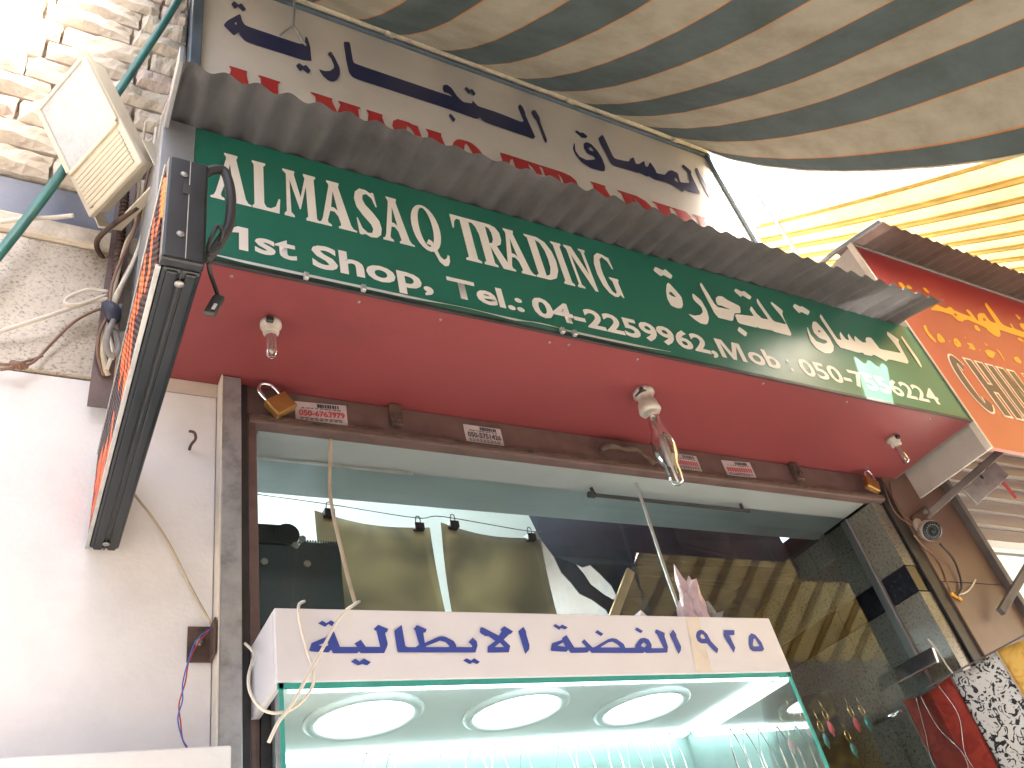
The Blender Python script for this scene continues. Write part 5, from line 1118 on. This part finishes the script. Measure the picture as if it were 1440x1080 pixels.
# hanging cloths
def hanging_cloth(y0, y1, x, ztop, mat, label, waves, piping=False):
    t = thing('hanging_cloth', label, 'cloth', (x, (y0 + y1) / 2, ztop - 1.1), 'cloths hanging on the rail')
    def pt(u, v): return Vector((x + 0.012 * math.sin(u * waves) * (0.4 + v) + 0.008 * noise.noise(Vector((u * 3, v * 4, waves))), y0 + (y1 - y0) * u, ztop - 1.1 * v - 0.01 * math.sin(u * math.pi)))
    bm = BM(); n = 18; g = [[bm.verts.new(pt(i / n, j / 30)) for i in range(n + 1)] for j in range(31)]
    for j in range(30):
        for i in range(n): bm.faces.new((g[j][i], g[j][i + 1], g[j + 1][i + 1], g[j + 1][i]))
    bmesh.ops.solidify(bm, geom=bm.faces[:], thickness=0.0015)
    obj('fabric', bm, mat, t, True)
    if piping:
        for off_ in (0.12, 0.42, 0.72):
            bm = BM(); tube(bm, [pt(min(1, max(0, off_ + 0.14 * math.sin(v * 2.1 + off_ * 9))), v / 10.0) + Vector((-.004, 0, 0)) for v in range(0, 11)], 0.0016, 6); obj('silver_cord', bm, M['silver'], t, True)
hanging_cloth(0.235, 0.022, 2.752, 2.264, M['cloth_red'], 'red cloth with wavy silver cords hanging at the right', 5.0, True)
hanging_cloth(0.018, -0.165, 2.752, 2.268, M['cloth_bw'], 'black and white damask cloth hanging beside the red cloth', 6.0)
hanging_cloth(-0.170, -0.40, 2.752, 2.272, M['cloth_gold'], 'gold satin cloth hanging at the right edge', 4.0)
bm = BM(); tube(bm, [(2.757, 0.235, 2.268), (2.757, -0.41, 2.274)], 0.003, 8, False)
tag(obj('cloth_rail', bm, M['strut']), 'thin rail carrying the three hanging cloths', 'rail')
bm = BM(); tube(bm, [(2.75, 0.03, 2.40), (2.752, 0.02, 2.35), (2.75, 0.015, 2.30), (2.752, 0.01, 2.27)], 0.003, 6)
tag(obj('twisted_cord', bm, M['alu']), 'twisted pale cord hanging above the damask cloth', 'cord')

# ================================================================== shop next door
ns_ = thing('neighbour_sign', 'red to orange sign box of the next shop with yellow Arabic and dark capitals', 'sign', (4.1, -0.2, 2.96))
bm = BM(); box(bm, 3.062, 5.6, -0.397, -0.38, 2.96, 4.10); obj('face', bm, M['print'], ns_)
bm = BM(); box(bm, 3.048, 3.0615, -0.402, -0.376, 2.955, 4.115, 0.002); obj('edge_trim', bm, M['white_edge'], ns_)
bm = BM(); box(bm, 3.05, 3.0605, -0.3755, -0.05, 2.955, 4.10); obj('side_panel', bm, M['shutter'], ns_)
bm = BM(); box(bm, 3.062, 5.6, -0.404, -0.376, 4.101, 4.118, 0.002); obj('top_trim', bm, M['greypanel'], ns_)
film('arabic_lettering', NEIGHBOUR_ARABIC[:8], -0.3985, M['yellow_letter'], ns_)
for k in range(8, len(NEIGHBOUR_ARABIC)): film('small_letter', NEIGHBOUR_ARABIC[k:k + 1], -0.3985, M['yellow_letter'], ns_)
def block_letter(ch, a, b, z0, z1, t):
    w = b - a
    if ch == 'C':
        cx, cz, rx, rz = (a + b) / 2, (z0 + z1) / 2, w / 2, (z1 - z0) / 2
        A_ = [math.radians(42 + 276 * k / 22) for k in range(23)]
        return [[(cx + (rx - t / 2) * math.cos(q) + t / 2 * math.cos(q), cz + (rz - t / 2) * math.sin(q) + t / 2 * math.sin(q)) for q in A_] +
                [(cx + (rx - t / 2) * math.cos(q) - t / 2 * math.cos(q), cz + (rz - t / 2) * math.sin(q) - t / 2 * math.sin(q)) for q in reversed(A_)]]
    L_ = [(a, z0), (a + t, z0), (a + t, z1), (a, z1)]; R_ = [(b - t, z0), (b, z0), (b, z1), (b - t, z1)]
    m = (z0 + z1) / 2
    if ch == 'I': return [L_]
    if ch == 'H': return [[(a, z0), (a + t, z0), (a + t, m - t * .45), (b - t, m - t * .45), (b - t, z0), (b, z0), (b, z1), (b - t, z1), (b - t, m + t * .45), (a + t, m + t * .45), (a + t, z1), (a, z1)]]
    if ch == 'N': return [[(a, z0), (a + t, z0), (a + t, z0 + (z1 - z0) * .66), (b - t, z0), (b, z0), (b, z1), (b - t, z1), (b - t, z0 + (z1 - z0) * .34), (a + t, z1), (a, z1)]]
    return [[(a, z0), (a + t, z0), (a + t * 1.3, z0 + .08), (b - t * 1.3, z0 + .08), (b - t, z0), (b, z0), (b - w * .28, z1), (a + w * .28, z1)]]
for ch, a, b in (("C", 3.178, 3.300), ("H", 3.330, 3.455), ("I", 3.488, 3.532), ("N", 3.566, 3.692), ("A", 3.72, 3.86)):
    k = 0.010
    film('capital_outline', [[r] for r in block_letter(ch, a - k, b + k, 3.155 - k, 3.46 + k, 0.044 + 2 * k)], -0.3982, M['white_film'], ns_, 0)
    film('capital', [[r] for r in block_letter(ch, a, b, 3.155, 3.46, 0.044)], -0.3994, M['char_letter'], ns_, 0)
nc = thing('neighbour_canopy', 'brown corrugated metal canopy strip over the red sign next door', 'canopy', (4.3, -0.5, 4.1))
bm = BM(); corrugated(bm, 3.062, 5.6, 0.0762, 0.0095, [(-0.30, 4.150), (-0.40, 4.128), (-0.50, 4.098), (-0.56, 4.078)], 0.0016, 0.004); obj('sheet', bm, M['sheet2'], nc, True)
bm = BM(); tube(bm, [(3.056, -0.56, 4.082), (3.056, -0.30, 4.150), (3.056, 0.05, 4.19)], 0.012, 8, False); obj('end_roll', bm, M['greyflash'], nc, True)
sh = thing('rolled_shutter', 'pale slatted roller shutter at the top of the next shop front', 'shutter', (4.4, 0.0, 2.8))
for k in range(9):
    z0 = 2.80 + k * 0.075
    bm = BM(); prism_xz(bm, [(3.355, z0), (5.6, z0), (5.6, z0 + .070), (3.355, z0 + .070)], -0.012 - 0.004 * (k % 2), 0.02)
    for v in bm.verts:
        if v.co.y < 0 and v.co.z < z0 + .01: v.co.y -= 0.018
    obj('slat', bm, M['shutter'], sh)
nb = thing('neighbour_window', 'pale sea-green lit window of the next shop', 'window', (4.4, 0.1, 0))
bm = BM(); quad(bm, (3.353, 0.06, 0), (5.6, 0.06, 0), (5.6, 0.06, 2.7995), (3.353, 0.06, 2.7995)); obj('pane', bm, M['glass'], nb)
bm = BM(); box(bm, 3.353, 5.6, 0.05, 0.09, 2.785, 2.7995); obj('head_rail', bm, M['alu'], nb)
bm = BM(); box(bm, 3.353, 5.6, 1.5, 1.55, 0, 3.5); struct('neighbour_room_wall', bm, M['teal_glass'])
bm = BM(); box(bm, 3.353, 5.6, 0.10, 1.499, 3.1, 3.15); struct('neighbour_room_ceiling', bm, M['ceiling_white'])
t = thing('tube_light', 'lit tube light inside the next shop', 'light', (3.9, 0.8, 3.08))
bm = BM(); tube(bm, [(3.5, .8, 3.06), (5.0, .8, 3.06)], 0.02, 10, False); obj('tube', bm, M['lamp_cool'], t)
bm = BM(); box(bm, 3.45, 5.05, .77, .83, 3.081, 3.099); obj('batten', bm, M['ring'], t)
bm = BM(); box(bm, 3.062, 5.6, -0.02, 0.3, 3.475, 4.15); tag(obj('neighbour_wall', bm, M['far_wall']), 'low wall behind the red sign of the next shop', 'wall')

# pole and stray wires in the bright gap
bm = BM(); tube(bm, [(3.57, 0.12, 5.32), (3.60, 0.12, 4.1)], 0.013, 8, False)
tag(obj('thin_pole', bm, M['alu'], None, True), 'thin pale pole in the bright gap between the awnings', 'pole')
cable('cable', 'gap_wire', 0.006, M['cable_beige'], 'looped wire at the top of the thin pole in the bright gap')
bm = BM()
o_ = Vector((3.38, 0.15, 4.98))
for a, b in (((0, 0, 0), (-.10, 0, -.16)), ((-.05, 0, -.08), (-.12, 0, -.03)), ((-.10, 0, -.16), (-.20, 0, -.10)), ((-.10, 0, -.16), (-.07, 0, -.26)), ((-.20, 0, -.10), (-.26, 0, .02)), ((.0, 0, 0), (.06, 0, .03))):
    A_, B_ = o_ + Vector(a), o_ + Vector(b); tube(bm, [A_, (A_ + B_) / 2 + Vector((.01, .01, .012)), B_], 0.007, 6, rf=lambda q: .008 - .004 * q)
tag(obj('dry_twig', bm, M['cable_beige'], None, True), 'dry crooked twig in the bright gap beside the thin pole', 'twig')
